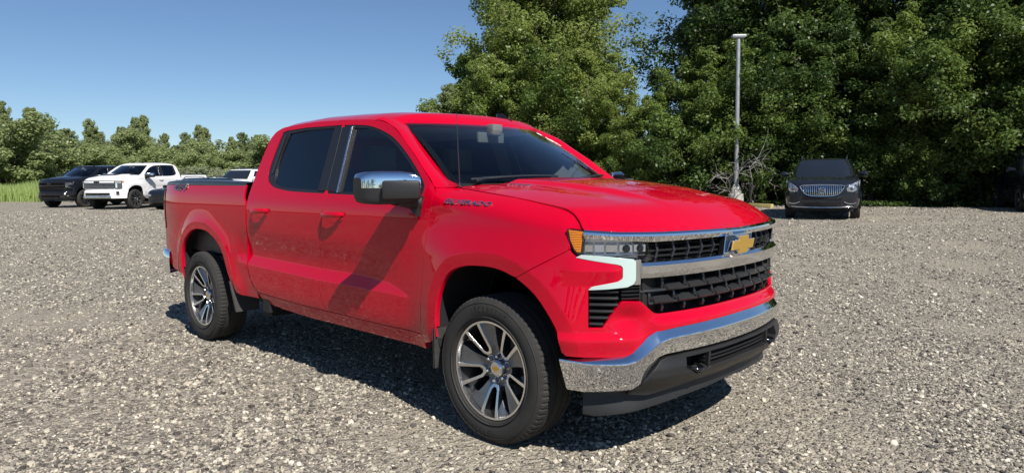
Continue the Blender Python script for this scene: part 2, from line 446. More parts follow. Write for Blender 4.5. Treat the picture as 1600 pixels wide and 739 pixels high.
def Ys(x, z, bed=False):
    """half width of the body side at (x, z)"""
    x = np.atleast_1d(np.asarray(x, float)); z = np.atleast_1d(np.asarray(z, float))
    x, z = np.broadcast_arrays(x, z)
    y = CAB(z)
    # front corner and front fender section, which rolls over to the bonnet line
    corner = np.minimum(0, planinv(np.maximum(x, .2)) - .990)
    low = np.minimum(CAB(np.minimum(z, 1.2)), .992) + corner
    w = np.clip((FTOP(x) - z) / .13, 0, 1)
    ye = yedge(x) + .0015
    fen = ye + (low - ye) * (1 - (1 - w) ** 2.6)
    k = sm(-.56, -.36, x)
    y = y * (1 - k) + fen * k
    # bed
    yb = BED(z) - .062 * np.clip((-4.15 - x) / .58, 0, 2) ** 2
    if bed: y = yb
    # ledge low on the doors
    zt = LEDT(x); zb = np.minimum(LEDB(x), zt - .005)
    A = sm(-.64, -1.25, x) * .8 + sm(-.64, -.8, x) * .2
    A = A * sm(-3.06, -2.88, x)
    rec = np.where(z >= zt, (1 - sm(zt, zt + .24, z)), np.where(z > zb, (z - zb) / (zt - zb), 0.))
    y = y - .028 * A * rec
    # wheel-arch flares
    m = x > -1.2
    d = np.full(x.shape, 9.)
    if m.any(): d[m] = dist_poly(x[m], z[m], ARCH_F)
    m = x < -2.6
    if m.any(): d[m] = dist_poly(x[m], z[m], ARCH_R)
    if bed: return y + flare(d, .066, .19, .021, 1.8)
    wide = sm(-1.0, -.45, x)
    y = y + flare(d, .072, .17, .026) * (1 - wide) + flare(d, .072, .34, .044, 1.4) * wide
    y = y - .020 * sm(1.0, 1.2, z) * sm(1.40, 1.24, z) * sm(-.75, -.30, x) * sm(.62, .40, x)
    return y

def offset_line(poly, d):
    P = np.array(poly); t = np.gradient(P, axis=0); t /= np.linalg.norm(t, axis=1)[:, None]
    return [tuple(q) for q in P + np.stack([-t[:, 1], t[:, 0]], -1) * d]
CREASE_F = [offset_line(ARCH_F, d) for d in (.066, .072, .078)]
CREASE_R = [offset_line(ARCH_R, d) for d in (.060, .066, .072)]
_lx = np.linspace(-3.0, -.66, 60)
LEDGES = [[(x, float(LEDT(x)) + e) for x in _lx] for e in (-.006, 0, .006)] + [[(x, float(LEDB(x)) + e) for x in _lx] for e in (-.005, .0, .005)]
# ---------------------------------------------------------------- ground
def gz(x, y):
    r = np.hypot(np.asarray(x, float) + 1, np.asarray(y, float) + 1)
    return .30 * sm(6.5, 23, r) + .012 * np.sin(x * 1.1 + .4) * np.cos(y * .9) * sm(5, 9, r)

def bare(x, y):
    """0 where loose stone lies thick, 1 on the compacted, dusty patches and wheel tracks"""
    n = np.sin(x * 1.1 + np.sin(y * .9) * 1.4) * np.sin(y * 1.5 + np.sin(x * .8) * 1.2) + .45 * np.sin(x * 2.3 - y * 1.9 + np.sin(y * 2.1)) + .25 * np.sin(x * 4.1 + y * 3.7)
    p = sm(.15, 1.0, n) * .8
    # two pairs of wheel tracks that cross the lot
    for a, c, s0 in ((.42, 7.2, 1.0), (-.95, -3.4, .8)):
        d = (x * math.sin(a) + y * math.cos(a)) - c + .35 * np.sin((x * math.cos(a) - y * math.sin(a)) * .22)
        for o in (-.85, .85): p = np.maximum(p, s0 * .75 * np.exp(-((d - o) / .30) ** 2) * (.7 + .3 * np.sin(x * 1.7 + y)))
    return np.clip(p, 0, 1)

def grid_sheet(name, rs, na, c, zoff, mat, hole=None):
    V = []; F = []
    A = np.linspace(0, 2 * math.pi, na + 1)[:-1]
    for r in rs:
        for a in A:
            x, y = c[0] + r * math.cos(a), c[1] + r * math.sin(a); V.append((x, y, float(gz(x, y)) + (zoff(x, y) if callable(zoff) else zoff)))
    for i in range(len(rs) - 1):
        F += [(i * na + j, i * na + (j + 1) % na, (i + 1) * na + (j + 1) % na, (i + 1) * na + j) for j in range(na)]
    V.append((c[0], c[1], float(gz(*c)) + (zoff(*c) if callable(zoff) else zoff))); F += [(len(V) - 1, (j + 1) % na, j) for j in range(na)][::1]
    me = bpy.data.meshes.new(name); me.from_pydata(V, [], [tuple(reversed(f)) if len(f) == 3 else f for f in F]); me.polygons.foreach_set('use_smooth', [True] * len(F)); me.update()
    return link(name, me, mat, None)

def gravel_material():
    m, n, l, b = nmat('crushed_stone')
    tc = n.new('ShaderNodeTexCoord')
    wob = n.new('ShaderNodeTexNoise'); wob.inputs['Scale'].default_value = 22; wob.inputs['Detail'].default_value = 2
    l.new(tc.outputs['Object'], wob.inputs['Vector'])
    addv = n.new('ShaderNodeMix'); addv.data_type = 'VECTOR'; addv.inputs['Factor'].default_value = .022
    l.new(tc.outputs['Object'], addv.inputs['A']); l.new(wob.outputs['Color'], addv.inputs['B'])
    def vor(scale):
        v = n.new('ShaderNodeTexVoronoi'); v.feature = 'F1'; v.inputs['Scale'].default_value = scale; v.inputs['Randomness'].default_value = 1
        l.new(addv.outputs['Result'], v.inputs['Vector']); return v
    v1, v2, v3 = vor(26), vor(58), vor(120)
    def ramp(src, stops):
        r = n.new('ShaderNodeValToRGB'); e = r.color_ramp.elements
        e[0].position, e[0].color = stops[0][0], (*stops[0][1], 1); e[1].position, e[1].color = stops[-1][0], (*stops[-1][1], 1)
        for p_, c_ in stops[1:-1]:
            q = e.new(p_); q.color = (*c_, 1)
        l.new(src, r.inputs[0]); return r
    st = [(0, (.06, .055, .05)), (.18, (.16, .147, .13)), (.38, (.30, .272, .23)), (.60, (.43, .385, .315)), (.82, (.56, .51, .425)), (1, (.70, .66, .58))]
    st = [(p_, (c_[0] * .80, c_[1] * .79, c_[2] * .755)) for p_, c_ in st]
    sp = []
    for v in (v1, v2, v3):
        s = n.new('ShaderNodeSeparateColor'); l.new(v.outputs['Color'], s.inputs[0]); sp.append(ramp(s.outputs[0], st))
    big = n.new('ShaderNodeTexNoise'); big.inputs['Scale'].default_value = 1.1; big.inputs['Detail'].default_value = 7; big.inputs['Roughness'].default_value = .65
    l.new(tc.outputs['Object'], big.inputs['Vector'])
    mask1 = n.new('ShaderNodeMapRange'); mask1.inputs['From Min'].default_value = .40; mask1.inputs['From Max'].default_value = .60; l.new(big.outputs['Fac'], mask1.inputs['Value'])
    m1 = n.new('ShaderNodeMix'); m1.data_type = 'RGBA'; m1.inputs['Factor'].default_value = .45; l.new(sp[1].outputs[0], m1.inputs['A']); l.new(sp[2].outputs[0], m1.inputs['B'])
    m2 = n.new('ShaderNodeMix'); m2.data_type = 'RGBA'; l.new(mask1.outputs['Result'], m2.inputs['Factor']); l.new(m1.outputs['Result'], m2.inputs['A']); l.new(sp[0].outputs[0], m2.inputs['B'])
    # fine tan dust lies in patches between the stones
    dn = n.new('ShaderNodeTexNoise'); dn.inputs['Scale'].default_value = .55; dn.inputs['Detail'].default_value = 9; dn.inputs['Roughness'].default_value = .7
    l.new(tc.outputs['Object'], dn.inputs['Vector'])
    ba = n.new('ShaderNodeAttribute'); ba.attribute_name = 'bare'; bs = n.new('ShaderNodeMath'); bs.operation = 'MULTIPLY_ADD'; bs.inputs[1].default_value = .34; l.new(ba.outputs['Fac'], bs.inputs[0]); l.new(dn.outputs['Fac'], bs.inputs[2])
    dm = n.new('ShaderNodeMapRange'); dm.inputs['From Min'].default_value = .52; dm.inputs['From Max'].default_value = .82; dm.inputs['To Max'].default_value = .8; l.new(bs.outputs[0], dm.inputs['Value'])
    m3 = n.new('ShaderNodeMix'); m3.data_type = 'RGBA'; m3.inputs['B'].default_value = (.37, .328, .255, 1); l.new(dm.outputs['Result'], m3.inputs['Factor']); l.new(m2.outputs['Result'], m3.inputs['A'])
    l.new(m3.outputs['Result'], b.inputs['Base Color']); b.inputs['Roughness'].default_value = .9; b.inputs['Specular IOR Level'].default_value = .25
    # relief
    h1 = n.new('ShaderNodeMath'); h1.operation = 'MULTIPLY'; h1.inputs[1].default_value = -.9; l.new(v1.outputs['Distance'], h1.inputs[0])
    h2 = n.new('ShaderNodeMath'); h2.operation = 'MULTIPLY_ADD'; h2.inputs[1].default_value = -.6; l.new(v2.outputs['Distance'], h2.inputs[0]); l.new(h1.outputs[0], h2.inputs[2])
    h3 = n.new('ShaderNodeMath'); h3.operation = 'MULTIPLY_ADD'; h3.inputs[1].default_value = -.25; l.new(v3.outputs['Distance'], h3.inputs[0]); l.new(h2.outputs[0], h3.inputs[2])
    bp = n.new('ShaderNodeBump'); bp.inputs['Strength'].default_value = 1; bp.inputs['Distance'].default_value = .026; l.new(h3.outputs[0], bp.inputs['Height']); l.new(bp.outputs['Normal'], b.inputs['Normal'])
    return m

M['gravel'] = gravel_material()
M['soil'] = pmat('rough_grass_soil', (.075, .085, .032), .95, vary=.5, vscale=.8, bump=.6, bscale=12)
rs = np.concatenate([[.5, 1, 1.5, 2], np.arange(2.5, 30, .8), np.geomspace(30, 2500, 26)])
lot_in = lambda x, y: math.hypot(x + 1, y + 1) < 18
# one sheet out to the horizon, lying a hand below the stone of the lot
ground = grid_sheet('ground', rs, 96, (-1., -1.), lambda x, y: -.05, M['soil']); tag(ground, kind='structure')
LOT = [(-58, -45), (-52.5, 0), (-50.6, 5.8), (-47.5, 8.2), (-41, 13), (-34, 19), (-26, 23.5), (-15, 24.5), (-9.0, 23.9), (-6.9, 24.2), (-4.1, 25.4), (-1.2, 25.9), (4, 26.5), (14, 28), (40, 26), (60, -10), (50, -60)]
lot_surf = lambda x, y: np.stack([x, y, gz(x, y) - .002], -1)
lot = link('gravel_lot', mesh_from(panel_mesh('gravel_lot', [(x, y) for x, y in LOT], lot_surf, .55, .55, flange=.08, seg=.7)), M['gravel'], None); tag(lot, kind='structure')
_co = np.zeros(len(lot.data.vertices) * 3, np.float32); lot.data.vertices.foreach_get('co', _co); _co = _co.reshape(-1, 3)
_at = lot.data.attributes.new('bare', 'FLOAT', 'POINT'); _at.data.foreach_set('value', bare(_co[:, 0], _co[:, 1]).astype(np.float32))

# loose stones over the near part of the lot: one scatter of instances on points
def stones():
    N = 460000
    u = rng.random(N); r = 1.6 + 34.0 * u ** 1.85; a = VIEW_YAW + rng.uniform(-.80, .80, N)
    x = VIEW_X + r * np.cos(a); y = VIEW_Y + r * np.sin(a)
    keep = rng.random(N) < np.clip(1.0 - .85 * bare(x, y), .22, 1) * (.75 + .25 * np.sin(x * 5.3 + y * 3.1))
    for wx in (0, -3.745):
        for wy in (-.866, .866): keep &= ~((np.abs(x - wx) < .16) & (np.abs(y - wy) < .17))
    x, y, r = x[keep], y[keep], r[keep]; n = len(x)
    size = np.clip(np.exp(rng.normal(math.log(.0074), .44, n)), .0035, .023) * (1 + .5 * np.clip((r - 7) / 10, 0, 1))
    z = gz(x, y) + size * .22 - .002
    me = bpy.data.meshes.new('gravel_stones'); me.from_pydata(np.stack([x, y, z], -1).tolist(), [], [])
    def attr(name, typ, data, key):
        at = me.attributes.new(name, typ, 'POINT'); at.data.foreach_set(key, np.asarray(data, np.float32).ravel())
    attr('size', 'FLOAT_VECTOR', np.stack([size * rng.uniform(.8, 1.5, n), size * rng.uniform(.7, 1.2, n), size * rng.uniform(.45, .9, n)], -1), 'vector')
    attr('turn', 'FLOAT_VECTOR', np.stack([rng.uniform(-.5, .5, n), rng.uniform(-.5, .5, n), rng.uniform(0, 6.28, n)], -1), 'vector')
    attr('shade', 'FLOAT', rng.random(n), 'value')
    at = me.attributes.new('kind', 'INT', 'POINT'); at.data.foreach_set('value', rng.integers(0, 5, n).astype(np.int32))
    o = link('gravel_stones', me, None, None); tag(o, 'loose grey and tan crushed stones lying over the lot', 'gravel', kind='stuff')
    m, nn, l, b = nmat('loose_stone')
    at = nn.new('ShaderNodeAttribute'); at.attribute_type = 'INSTANCER'; at.attribute_name = 'shade'
    rp = nn.new('ShaderNodeValToRGB'); e = rp.color_ramp.elements
    e[0].position, e[0].color = 0, (.06, .055, .052, 1); e[1].position, e[1].color = 1, (.74, .70, .61, 1)
    for p_, c_ in ((.20, (.14, .13, .12)), (.42, (.29, .265, .235)), (.66, (.43, .39, .325)), (.9, (.58, .53, .435))):
        q = e.new(p_); q.color = (*c_, 1)
    for q in e: q.color = (q.color[0] * .86, q.color[1] * .85, q.color[2] * .81, 1)
    l.new(at.outputs['Fac'], rp.inputs[0]); nz = nn.new('ShaderNodeTexNoise'); nz.inputs['Scale'].default_value = 3; tc = nn.new('ShaderNodeTexCoord'); l.new(tc.outputs['Object'], nz.inputs['Vector'])
    mx = nn.new('ShaderNodeMix'); mx.data_type = 'RGBA'; mx.blend_type = 'MULTIPLY'; mx.inputs['Factor'].default_value = .5; l.new(rp.outputs[0], mx.inputs['A']); l.new(nz.outputs['Fac'], mx.inputs['B'])
    l.new(rp.outputs[0], b.inputs['Base Color']); b.inputs['Roughness'].default_value = .85; b.inputs['Specular IOR Level'].default_value = .3
    ng = bpy.data.node_groups.new('stones', 'GeometryNodeTree'); ng.interface.new_socket('Geometry', in_out='INPUT', socket_type='NodeSocketGeometry'); ng.interface.new_socket('Geometry', in_out='OUTPUT', socket_type='NodeSocketGeometry')
    N_ = ng.nodes; L_ = ng.links; gi = N_.new('NodeGroupInput'); go = N_.new('NodeGroupOutput')
    gti = N_.new('GeometryNodeGeometryToInstance')
    for k in range(5):
        ic = N_.new('GeometryNodeMeshIcoSphere'); ic.inputs['Subdivisions'].default_value = 1 if k < 3 else 2; ic.inputs['Radius'].default_value = 1
        sp = N_.new('GeometryNodeSetPosition'); ns = N_.new('ShaderNodeTexVoronoi'); ns.voronoi_dimensions = '4D'; ns.inputs['Scale'].default_value = .9; ns.inputs['W'].default_value = k * 3.7
        ps = N_.new('GeometryNodeInputPosition'); L_.new(ps.outputs[0], ns.inputs['Vector'])
        ma = N_.new('ShaderNodeMath'); ma.operation = 'MULTIPLY_ADD'; ma.inputs[1].default_value = -.75; ma.inputs[2].default_value = .30; L_.new(ns.outputs['Distance'], ma.inputs[0])
        vs = N_.new('ShaderNodeVectorMath'); vs.operation = 'SCALE'; L_.new(ps.outputs[0], vs.inputs[0]); L_.new(ma.outputs[0], vs.inputs['Scale'])
        L_.new(ic.outputs['Mesh'], sp.inputs['Geometry']); L_.new(vs.outputs[0], sp.inputs['Offset'])
        sm_ = N_.new('GeometryNodeSetMaterial'); sm_.inputs['Material'].default_value = m; L_.new(sp.outputs[0], sm_.inputs['Geometry']); L_.new(sm_.outputs[0], gti.inputs[0])
    ip = N_.new('GeometryNodeInstanceOnPoints'); ip.inputs['Pick Instance'].default_value = True
    L_.new(gi.outputs[0], ip.inputs['Points']); L_.new(gti.outputs[0], ip.inputs['Instance'])
    for nm, typ, sock in (('size', 'FLOAT_VECTOR', 'Scale'), ('turn', 'FLOAT_VECTOR', 'Rotation'), ('kind', 'INT', 'Instance Index')):
        na = N_.new('GeometryNodeInputNamedAttribute'); na.data_type = typ; na.inputs[0].default_value = nm
        if nm == 'turn':
            er = N_.new('FunctionNodeEulerToRotation'); L_.new(na.outputs[0], er.inputs[0]); L_.new(er.outputs[0], ip.inputs[sock])
        else: L_.new(na.outputs[0], ip.inputs[sock])
    L_.new(ip.outputs[0], go.inputs[0])
    md = o.modifiers.new('stones', 'NODES'); md.node_group = ng
    return o
stones()

# ---------------------------------------------------------------- plants
def leaf_material(name, dark, light, trans=.35, rough=.42):
    m = bpy.data.materials.new(name); m.use_nodes = True; n, l = m.node_tree.nodes, m.node_tree.links
    b = n['Principled BSDF']; b.inputs['Roughness'].default_value = rough; b.inputs['Specular IOR Level'].default_value = .35
    g = n.new('ShaderNodeNewGeometry'); oi = n.new('ShaderNodeObjectInfo'); tc = n.new('ShaderNodeTexCoord')
    nz = n.new('ShaderNodeTexNoise'); nz.inputs['Scale'].default_value = .9; nz.inputs['Detail'].default_value = 2; l.new(tc.outputs['Object'], nz.inputs['Vector'])
    ad = n.new('ShaderNodeMath'); ad.operation = 'ADD'; l.new(g.outputs['Random Per Island'], ad.inputs[0]); l.new(nz.outputs['Fac'], ad.inputs[1])
    a2 = n.new('ShaderNodeMath'); a2.operation = 'ADD'; l.new(ad.outputs[0], a2.inputs[0]); l.new(oi.outputs['Random'], a2.inputs[1])
    dv = n.new('ShaderNodeMath'); dv.operation = 'MULTIPLY_ADD'; dv.inputs[1].default_value = .55; dv.inputs[2].default_value = -.32; dv.use_clamp = True; l.new(a2.outputs[0], dv.inputs[0])
    mx = n.new('ShaderNodeMix'); mx.data_type = 'RGBA'; mx.inputs['A'].default_value = (*dark, 1); mx.inputs['B'].default_value = (*light, 1); l.new(dv.outputs[0], mx.inputs['Factor'])
    l.new(mx.outputs['Result'], b.inputs['Base Color'])
    t = n.new('ShaderNodeBsdfTranslucent'); hs = n.new('ShaderNodeHueSaturation'); hs.inputs['Value'].default_value = 1.3; hs.inputs['Hue'].default_value = .485; l.new(mx.outputs['Result'], hs.inputs['Color']); l.new(hs.outputs[0], t.inputs[0])
    ms = n.new('ShaderNodeMixShader'); ms.inputs[0].default_value = trans; l.new(b.outputs[0], ms.inputs[1]); l.new(t.outputs[0], ms.inputs[2]); l.new(ms.outputs[0], n['Material Output'].inputs['Surface'])
    return m
M['leaf'] = leaf_material('broad_leaves', (.045, .092, .018), (.215, .295, .07), .45)
M['leaf_light'] = leaf_material('light_leaves', (.105, .165, .035), (.34, .41, .115), .48)
M['leaf_dark'] = leaf_material('dark_leaves', (.026, .058, .014), (.115, .175, .042), .40)
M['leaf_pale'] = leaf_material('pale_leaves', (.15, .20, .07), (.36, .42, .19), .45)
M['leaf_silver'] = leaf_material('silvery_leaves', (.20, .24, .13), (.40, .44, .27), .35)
M['bark'] = pmat('bark', (.10, .085, .07), .9, vary=.4, vscale=9, bump=.8, bscale=30)
M['pale_bark'] = pmat('pale_bark', (.32, .30, .27), .85, vary=.35, vscale=7, bump=.6, bscale=30)

def leaf_cloud(centres, radii, per, size, r_, flat=.75):
    """many small rhombic leaves scattered through clump volumes"""
    C = np.repeat(centres, per, 0); Rr = np.repeat(radii, per)
    n = len(C)
    d = r_.normal(size=(n, 3)); d /= np.linalg.norm(d, axis=1)[:, None]; d[:, 2] *= flat
    P = C + d * (Rr * r_.random(n) ** .45)[:, None]
    s = size * r_.uniform(.6, 1.35, n)
    nrm = d * .8 + r_.normal(size=(n, 3)) * .55 + np.array([0, 0, .75]); nrm /= np.linalg.norm(nrm, axis=1)[:, None]
    t = r_.normal(size=(n, 3)); t[:, 2] -= .4; t -= nrm * (t * nrm).sum(1)[:, None]; t /= np.linalg.norm(t, axis=1)[:, None]; b = np.cross(nrm, t)
    fold = nrm * (s * .16)[:, None]
    V = np.stack([P - t * s[:, None] * .62, P + b * s[:, None] * .40 + fold, P + t * s[:, None] * .62, P - b * s[:, None] * .40 + fold], 1).reshape(-1, 3)
    return V

def mesh_np(name, V, quads, mat, smooth=False):
    me = bpy.data.meshes.new(name); me.vertices.add(len(V)); me.vertices.foreach_set('co', np.asarray(V, np.float32).ravel())
    k = quads.shape[1]; me.loops.add(quads.size); me.loops.foreach_set('vertex_index', quads.astype(np.int32).ravel())
    me.polygons.add(len(quads)); me.polygons.foreach_set('loop_start', np.arange(0, quads.size, k, dtype=np.int32)); me.polygons.foreach_set('loop_total', np.full(len(quads), k, np.int32))
    me.update(calc_edges=True); me.materials.append(mat); return me

def tree_proto(seed, H, spread, leafn, size, leaf, bark, base=.15, nb=26, lean=0., slim=1., trunks=1):
    r_ = np.random.default_rng(seed); wood = MB(); tips = []; rad = []
    for tk in range(trunks):
        a0 = r_.uniform(0, 6.28); dx, dy = (math.cos(a0) * .16 * H * (tk > 0), math.sin(a0) * .16 * H * (tk > 0))
        bx, by = (r_.normal(0, .12), r_.normal(0, .12)) if tk else (0, 0)
        hh = H * (1 if tk == 0 else r_.uniform(.7, .95))
        T_pts = [Vector((bx + dx * t ** 1.3 + r_.normal(0, .05) * (t > .1) + lean * t, by + dy * t ** 1.3 + r_.normal(0, .05) * (t > .1), hh * t * .93 - .15 * (t == 0))) for t in np.linspace(0, 1, 9)]
        r0 = .016 * H + .02; wood.tube(T_pts, [r0 * (1.25 if i == 0 else 1) * (1 - i / 8.6) + .008 for i in range(9)], 8)
        for k in range(nb // trunks):
            t = base + (1 - base) * ((k + r_.random()) / (nb // trunks)) ** .9
            i = min(7, int(t * 8)); p0 = T_pts[i].lerp(T_pts[i + 1], t * 8 - i)
            prof = math.sin(math.pi * min(1, (t - base) / (1 - base) * .82 + .16)) ** .8
            L = spread * prof * (r_.uniform(.45, 1.15) if r_.random() < .75 else r_.uniform(1.0, 1.25)) * slim + .25; a = k * 2.399 + r_.normal(0, .4); up = .25 + .75 * t + r_.normal(0, .15)
            d = Vector((math.cos(a), math.sin(a), up)).normalized(); pts = [p0]
            for q in range(4):
                d = (d + Vector((r_.normal(0, .18), r_.normal(0, .18), r_.normal(.02, .12)))).normalized(); pts.append(pts[-1] + d * L / 4)
            rb = max(.012, r0 * .42 * (1 - t * .7)); wood.tube(pts, [rb * (1 - j / 4.6) + .004 for j in range(5)], 5)
            for j in (2, 3, 4):
                tips.append(pts[j]); rad.append(L * .13 + .17)
                for s_ in range(3):
                    e = (d + Vector((r_.normal(0, .8), r_.normal(0, .8), r_.normal(.0, .5)))).normalized(); q2 = pts[j] + e * L * r_.uniform(.2, .42)
                    wood.tube([pts[j], pts[j].lerp(q2, .5) + Vector((0, 0, .03)), q2], [.012, .008, .004], 4); tips.append(q2); rad.append(L * .10 + .15)
    C = np.array([tuple(q) for q in tips]); rad = np.array(rad); per = max(4, int(leafn / len(C)))
    V = leaf_cloud(C, rad, per, size, r_); V[:, 2] = np.maximum(V[:, 2], .02)
    Q = np.arange(len(V)).reshape(-1, 4)
    w_ = wood.build('trunk', bark, None, smooth=50); tm = w_.data; bpy.data.objects.remove(w_)
    return mesh_np('crown', V, Q, leaf), tm

def tree_thing(name, proto, loc, s, rz, label, cat, group, leaf=None):
    cm, tr = proto; e = empty(name, (loc[0], loc[1], float(gz(loc[0], loc[1])) - .05), rz); e.scale = s if hasattr(s, '__len__') else (s, s, s)
    c = bpy.data.objects.new('crown', cm); COL.objects.link(c); c.parent = e
    if leaf: c.material_slots[0].link = 'OBJECT'; c.material_slots[0].material = leaf
    t = bpy.data.objects.new('trunk', tr); COL.objects.link(t); t.parent = e
    tag(e, label, cat, group); return e

PR = [tree_proto(11, 9.0, 3.0, 44000, .115, M['leaf'], M['bark'], .10, 34),
      tree_proto(12, 12.5, 3.9, 58000, .12, M['leaf'], M['bark'], .16, 40),
      tree_proto(13, 11.5, 3.6, 56000, .115, M['leaf_dark'], M['bark'], .08, 40, trunks=2),
      tree_proto(14, 7.0, 2.6, 36000, .105, M['leaf'], M['bark'], .05, 30, trunks=2),
      tree_proto(15, 8.5, 1.55, 30000, .125, M['leaf_pale'], M['pale_bark'], .05, 52),
      tree_proto(16, 7.5, 2.0, 30000, .125, M['leaf_pale'], M['pale_bark'], .04, 52, trunks=2)]
BUSH = [tree_proto(21, 3.0, 1.7, 18000, .095, M['leaf'], M['bark'], .03, 22, trunks=3), tree_proto(22, 2.4, 1.6, 15000, .095, M['leaf_dark'], M['bark'], .03, 20, trunks=3)]

def polar(px, D):
    """ground point that far from the camera, in the direction of a photograph column"""
    t = (px - 800) / 1097.15; fx, fy = math.cos(VIEW_YAW), math.sin(VIEW_YAW); rx, ry = math.sin(VIEW_YAW), -math.cos(VIEW_YAW)
    dx, dy = fx + t * rx, fy + t * ry; q = math.hypot(dx, dy); return (VIEW_X + dx / q * D, VIEW_Y + dy / q * D)

GR = 'trees walling the lot beside the lamp post'
def near(px):
    for lim, t in ((745, 'at the open end of the tree wall'), (800, 'behind the pickup roof near the silvery tree'), (850, 'behind the windscreen of the red pickup'), (905, 'behind the far windscreen pillar of the pickup'), (960, 'behind the rear of the red bonnet'), (1020, 'beside the gap of sky over the red bonnet'), (1075, 'over the red bonnet near the lamp post'), (1125, 'next to the lamp post'),
                   (1165, 'right behind the lamp post'), (1215, 'between the lamp post and the grey SUV'), (1262, 'behind the grey SUV, lamp post side'), (1312, 'straight behind the grey SUV'), (1372, 'behind the grey SUV, away from the lamp post'), (1440, 'in the stretch past the grey SUV'), (1505, 'midway between the grey and black SUVs'), (1560, 'near the black SUV'), (1640, 'above the black SUV')):
        if px < lim: return t
    return 'beyond the black SUV'
def far_near(px):
    for lim, t in ((0, 'left of the tall grass'), (40, 'behind the tall grass'), (75, 'where the tall grass meets the black pickup'), (110, 'behind the black pickup'), (150, 'between the black and white pickups'), (195, 'behind the white pickup bonnet'), (235, 'behind the white pickup cab'), (280, 'behind the white pickup bed'), (330, 'over the silvery bushes'), (380, 'behind the red pickup bed'), (450, 'behind the red pickup cab')):
        if px < lim: return t
    return 'hidden behind the red pickup'
def put(name, k, px, D, s, label, cat='tree', group=GR, leaf=None, protos=PR, sx=1.):
    r_ = random.Random(int(px * 7 + D)); return tree_thing(name, protos[k], polar(px, D), (s * sx, s * sx, s), r_.uniform(0, 6.28), label, cat, group, leaf)
front_row = [(764, 37, 3, 1.0), (778, 36.5, 3, .86), (806, 36, 0, .84), (860, 35, 3, 1.06), (918, 34.5, 0, .80), (972, 33.6, 3, .74), (1030, 33.2, 3, .70), (1100, 32.8, 0, .75), (1178, 32.6, 3, .98), (1238, 32.4, 0, .82),
             (1300, 32.2, 3, .95), (1362, 32, 0, .80), (1425, 31.8, 3, 1.02), (1487, 31.6, 0, .85), (1550, 31.5, 3, 1.05), (1612, 31.5, 0, .9), (1680, 31.5, 3, 1.0), (1760, 31.5, 0, .9)]
for i, (px, D, k, s) in enumerate(front_row):
    put('leafy_tree', k, px, D, s, ('low-branched leafy tree ' if k == 3 else 'mid-height broadleaf tree ') + near(px), leaf=M['leaf_dark'] if px > 1150 and i % 2 else (M['leaf_light'] if px < 1000 and i % 3 else None))
put('silvery_tree', 5, 706, 38, .80, 'pale silvery-leaved tree at the open end of the tree wall', group=None, leaf=M['leaf_pale'])
put('slender_tree', 4, 738, 40, .98, 'slender tree with thin upright twigs beside the silvery tree', group=None, leaf=M['leaf'])
for i, (px, D, k, s) in enumerate([(832, 40, 0, 1.2), (852, 41, 1, 1.08), (862, 40, 1, 1.12), (884, 42, 4, 1.55), (1168, 38, 2, 1.28), (1122, 40, 4, 1.62), (1210, 38, 2, 1.30), (1262, 38, 1, 1.25), (1296, 39, 2, 1.18), (1506, 38, 1, 1.20), (1545, 37, 2, 1.25), (1590, 37, 1, 1.22), (1660, 37, 2, 1.2), (1740, 37, 1, 1.2)]):
    put('tall_tree', k, px, D, s, ('tall twin-stemmed tree rising ' if k == 2 else 'tall broad-crowned tree rising ') + near(px), leaf=M['leaf_dark'] if px > 1000 and k == 1 and i % 3 else (M['leaf_light'] if px < 880 else None))
for i, px in enumerate(range(1000, 1700, 44)):
    put('undergrowth_bush', i % 2, px + (i * 37) % 17, 30.7 + ((i * 53) % 10) * .08, .8 + ((i * 29) % 10) * .045, ('low dark bush ' if i % 2 else 'leafy green bush ') + near(px), 'bush', 'bushes along the gravel edge', protos=BUSH)
# further bushes close the foot of the wall behind the pickup
for i, px in enumerate((700, 760, 820, 890, 950)):
    put('undergrowth_bush', i % 2, px, 34.5, 1.0, 'low bush at the foot of the trees ' + near(px), 'bush', 'bushes behind the pickup', protos=BUSH)
# the far wood beyond the grass, left
far = [(q_ + 11, D_ + 5, s_ * .93) for q_, D_, s_ in [(-60, 66, 1.05), (5, 70, 1.06), (35, 74, 1.0), (80, 82, 1.0), (122, 86, .9), (164, 90, .9), (205, 92, .95), (246, 93, .9), (290, 96, .9), (335, 98, .9), (378, 100, .92)]] + [(-90, 66, 1.02), (-45, 64, 1.05), (-8, 66, 1.02), (22, 70, 1.12), (48, 72, 1.04), (70, 78, 1.05), (92, 80, .98), (112, 84, .95), (135, 84, .86), (152, 88, .95), (176, 86, .82), (196, 88, .92), (214, 90, .98), (236, 92, .96), (256, 88, .84), (280, 92, .88), (302, 94, .92), (322, 96, .98), (345, 94, .84), (368, 98, .90), (390, 98, .92), (410, 100, .88), (435, 100, .95), (470, 100, .9), (520, 98, .9), (580, 90, .9), (630, 80, .9)]
for i, (px, D, s) in enumerate(far):
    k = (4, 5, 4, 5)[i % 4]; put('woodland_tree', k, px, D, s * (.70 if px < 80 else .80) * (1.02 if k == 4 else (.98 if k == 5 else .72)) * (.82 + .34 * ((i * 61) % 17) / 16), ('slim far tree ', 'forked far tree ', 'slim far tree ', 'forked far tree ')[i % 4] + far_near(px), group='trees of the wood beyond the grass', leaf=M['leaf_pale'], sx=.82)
for i, (px, D, s) in enumerate([(12, 74, .98), (58, 76, .95), (84, 84, .92), (148, 90, .98), (160, 95, .85), (188, 92, .80), (218, 92, 1.04), (230, 95, 1.10), (262, 95, .85), (296, 97, .88), (316, 97, 1.0), (326, 99, .98), (366, 100, .85), (384, 100, .92), (404, 102, .9)]):
    put('poplar', 4, px, D, s, 'thin upright poplar topping the wood ' + far_near(px), group='poplars in the far wood', leaf=M['leaf_pale'], sx=.62)
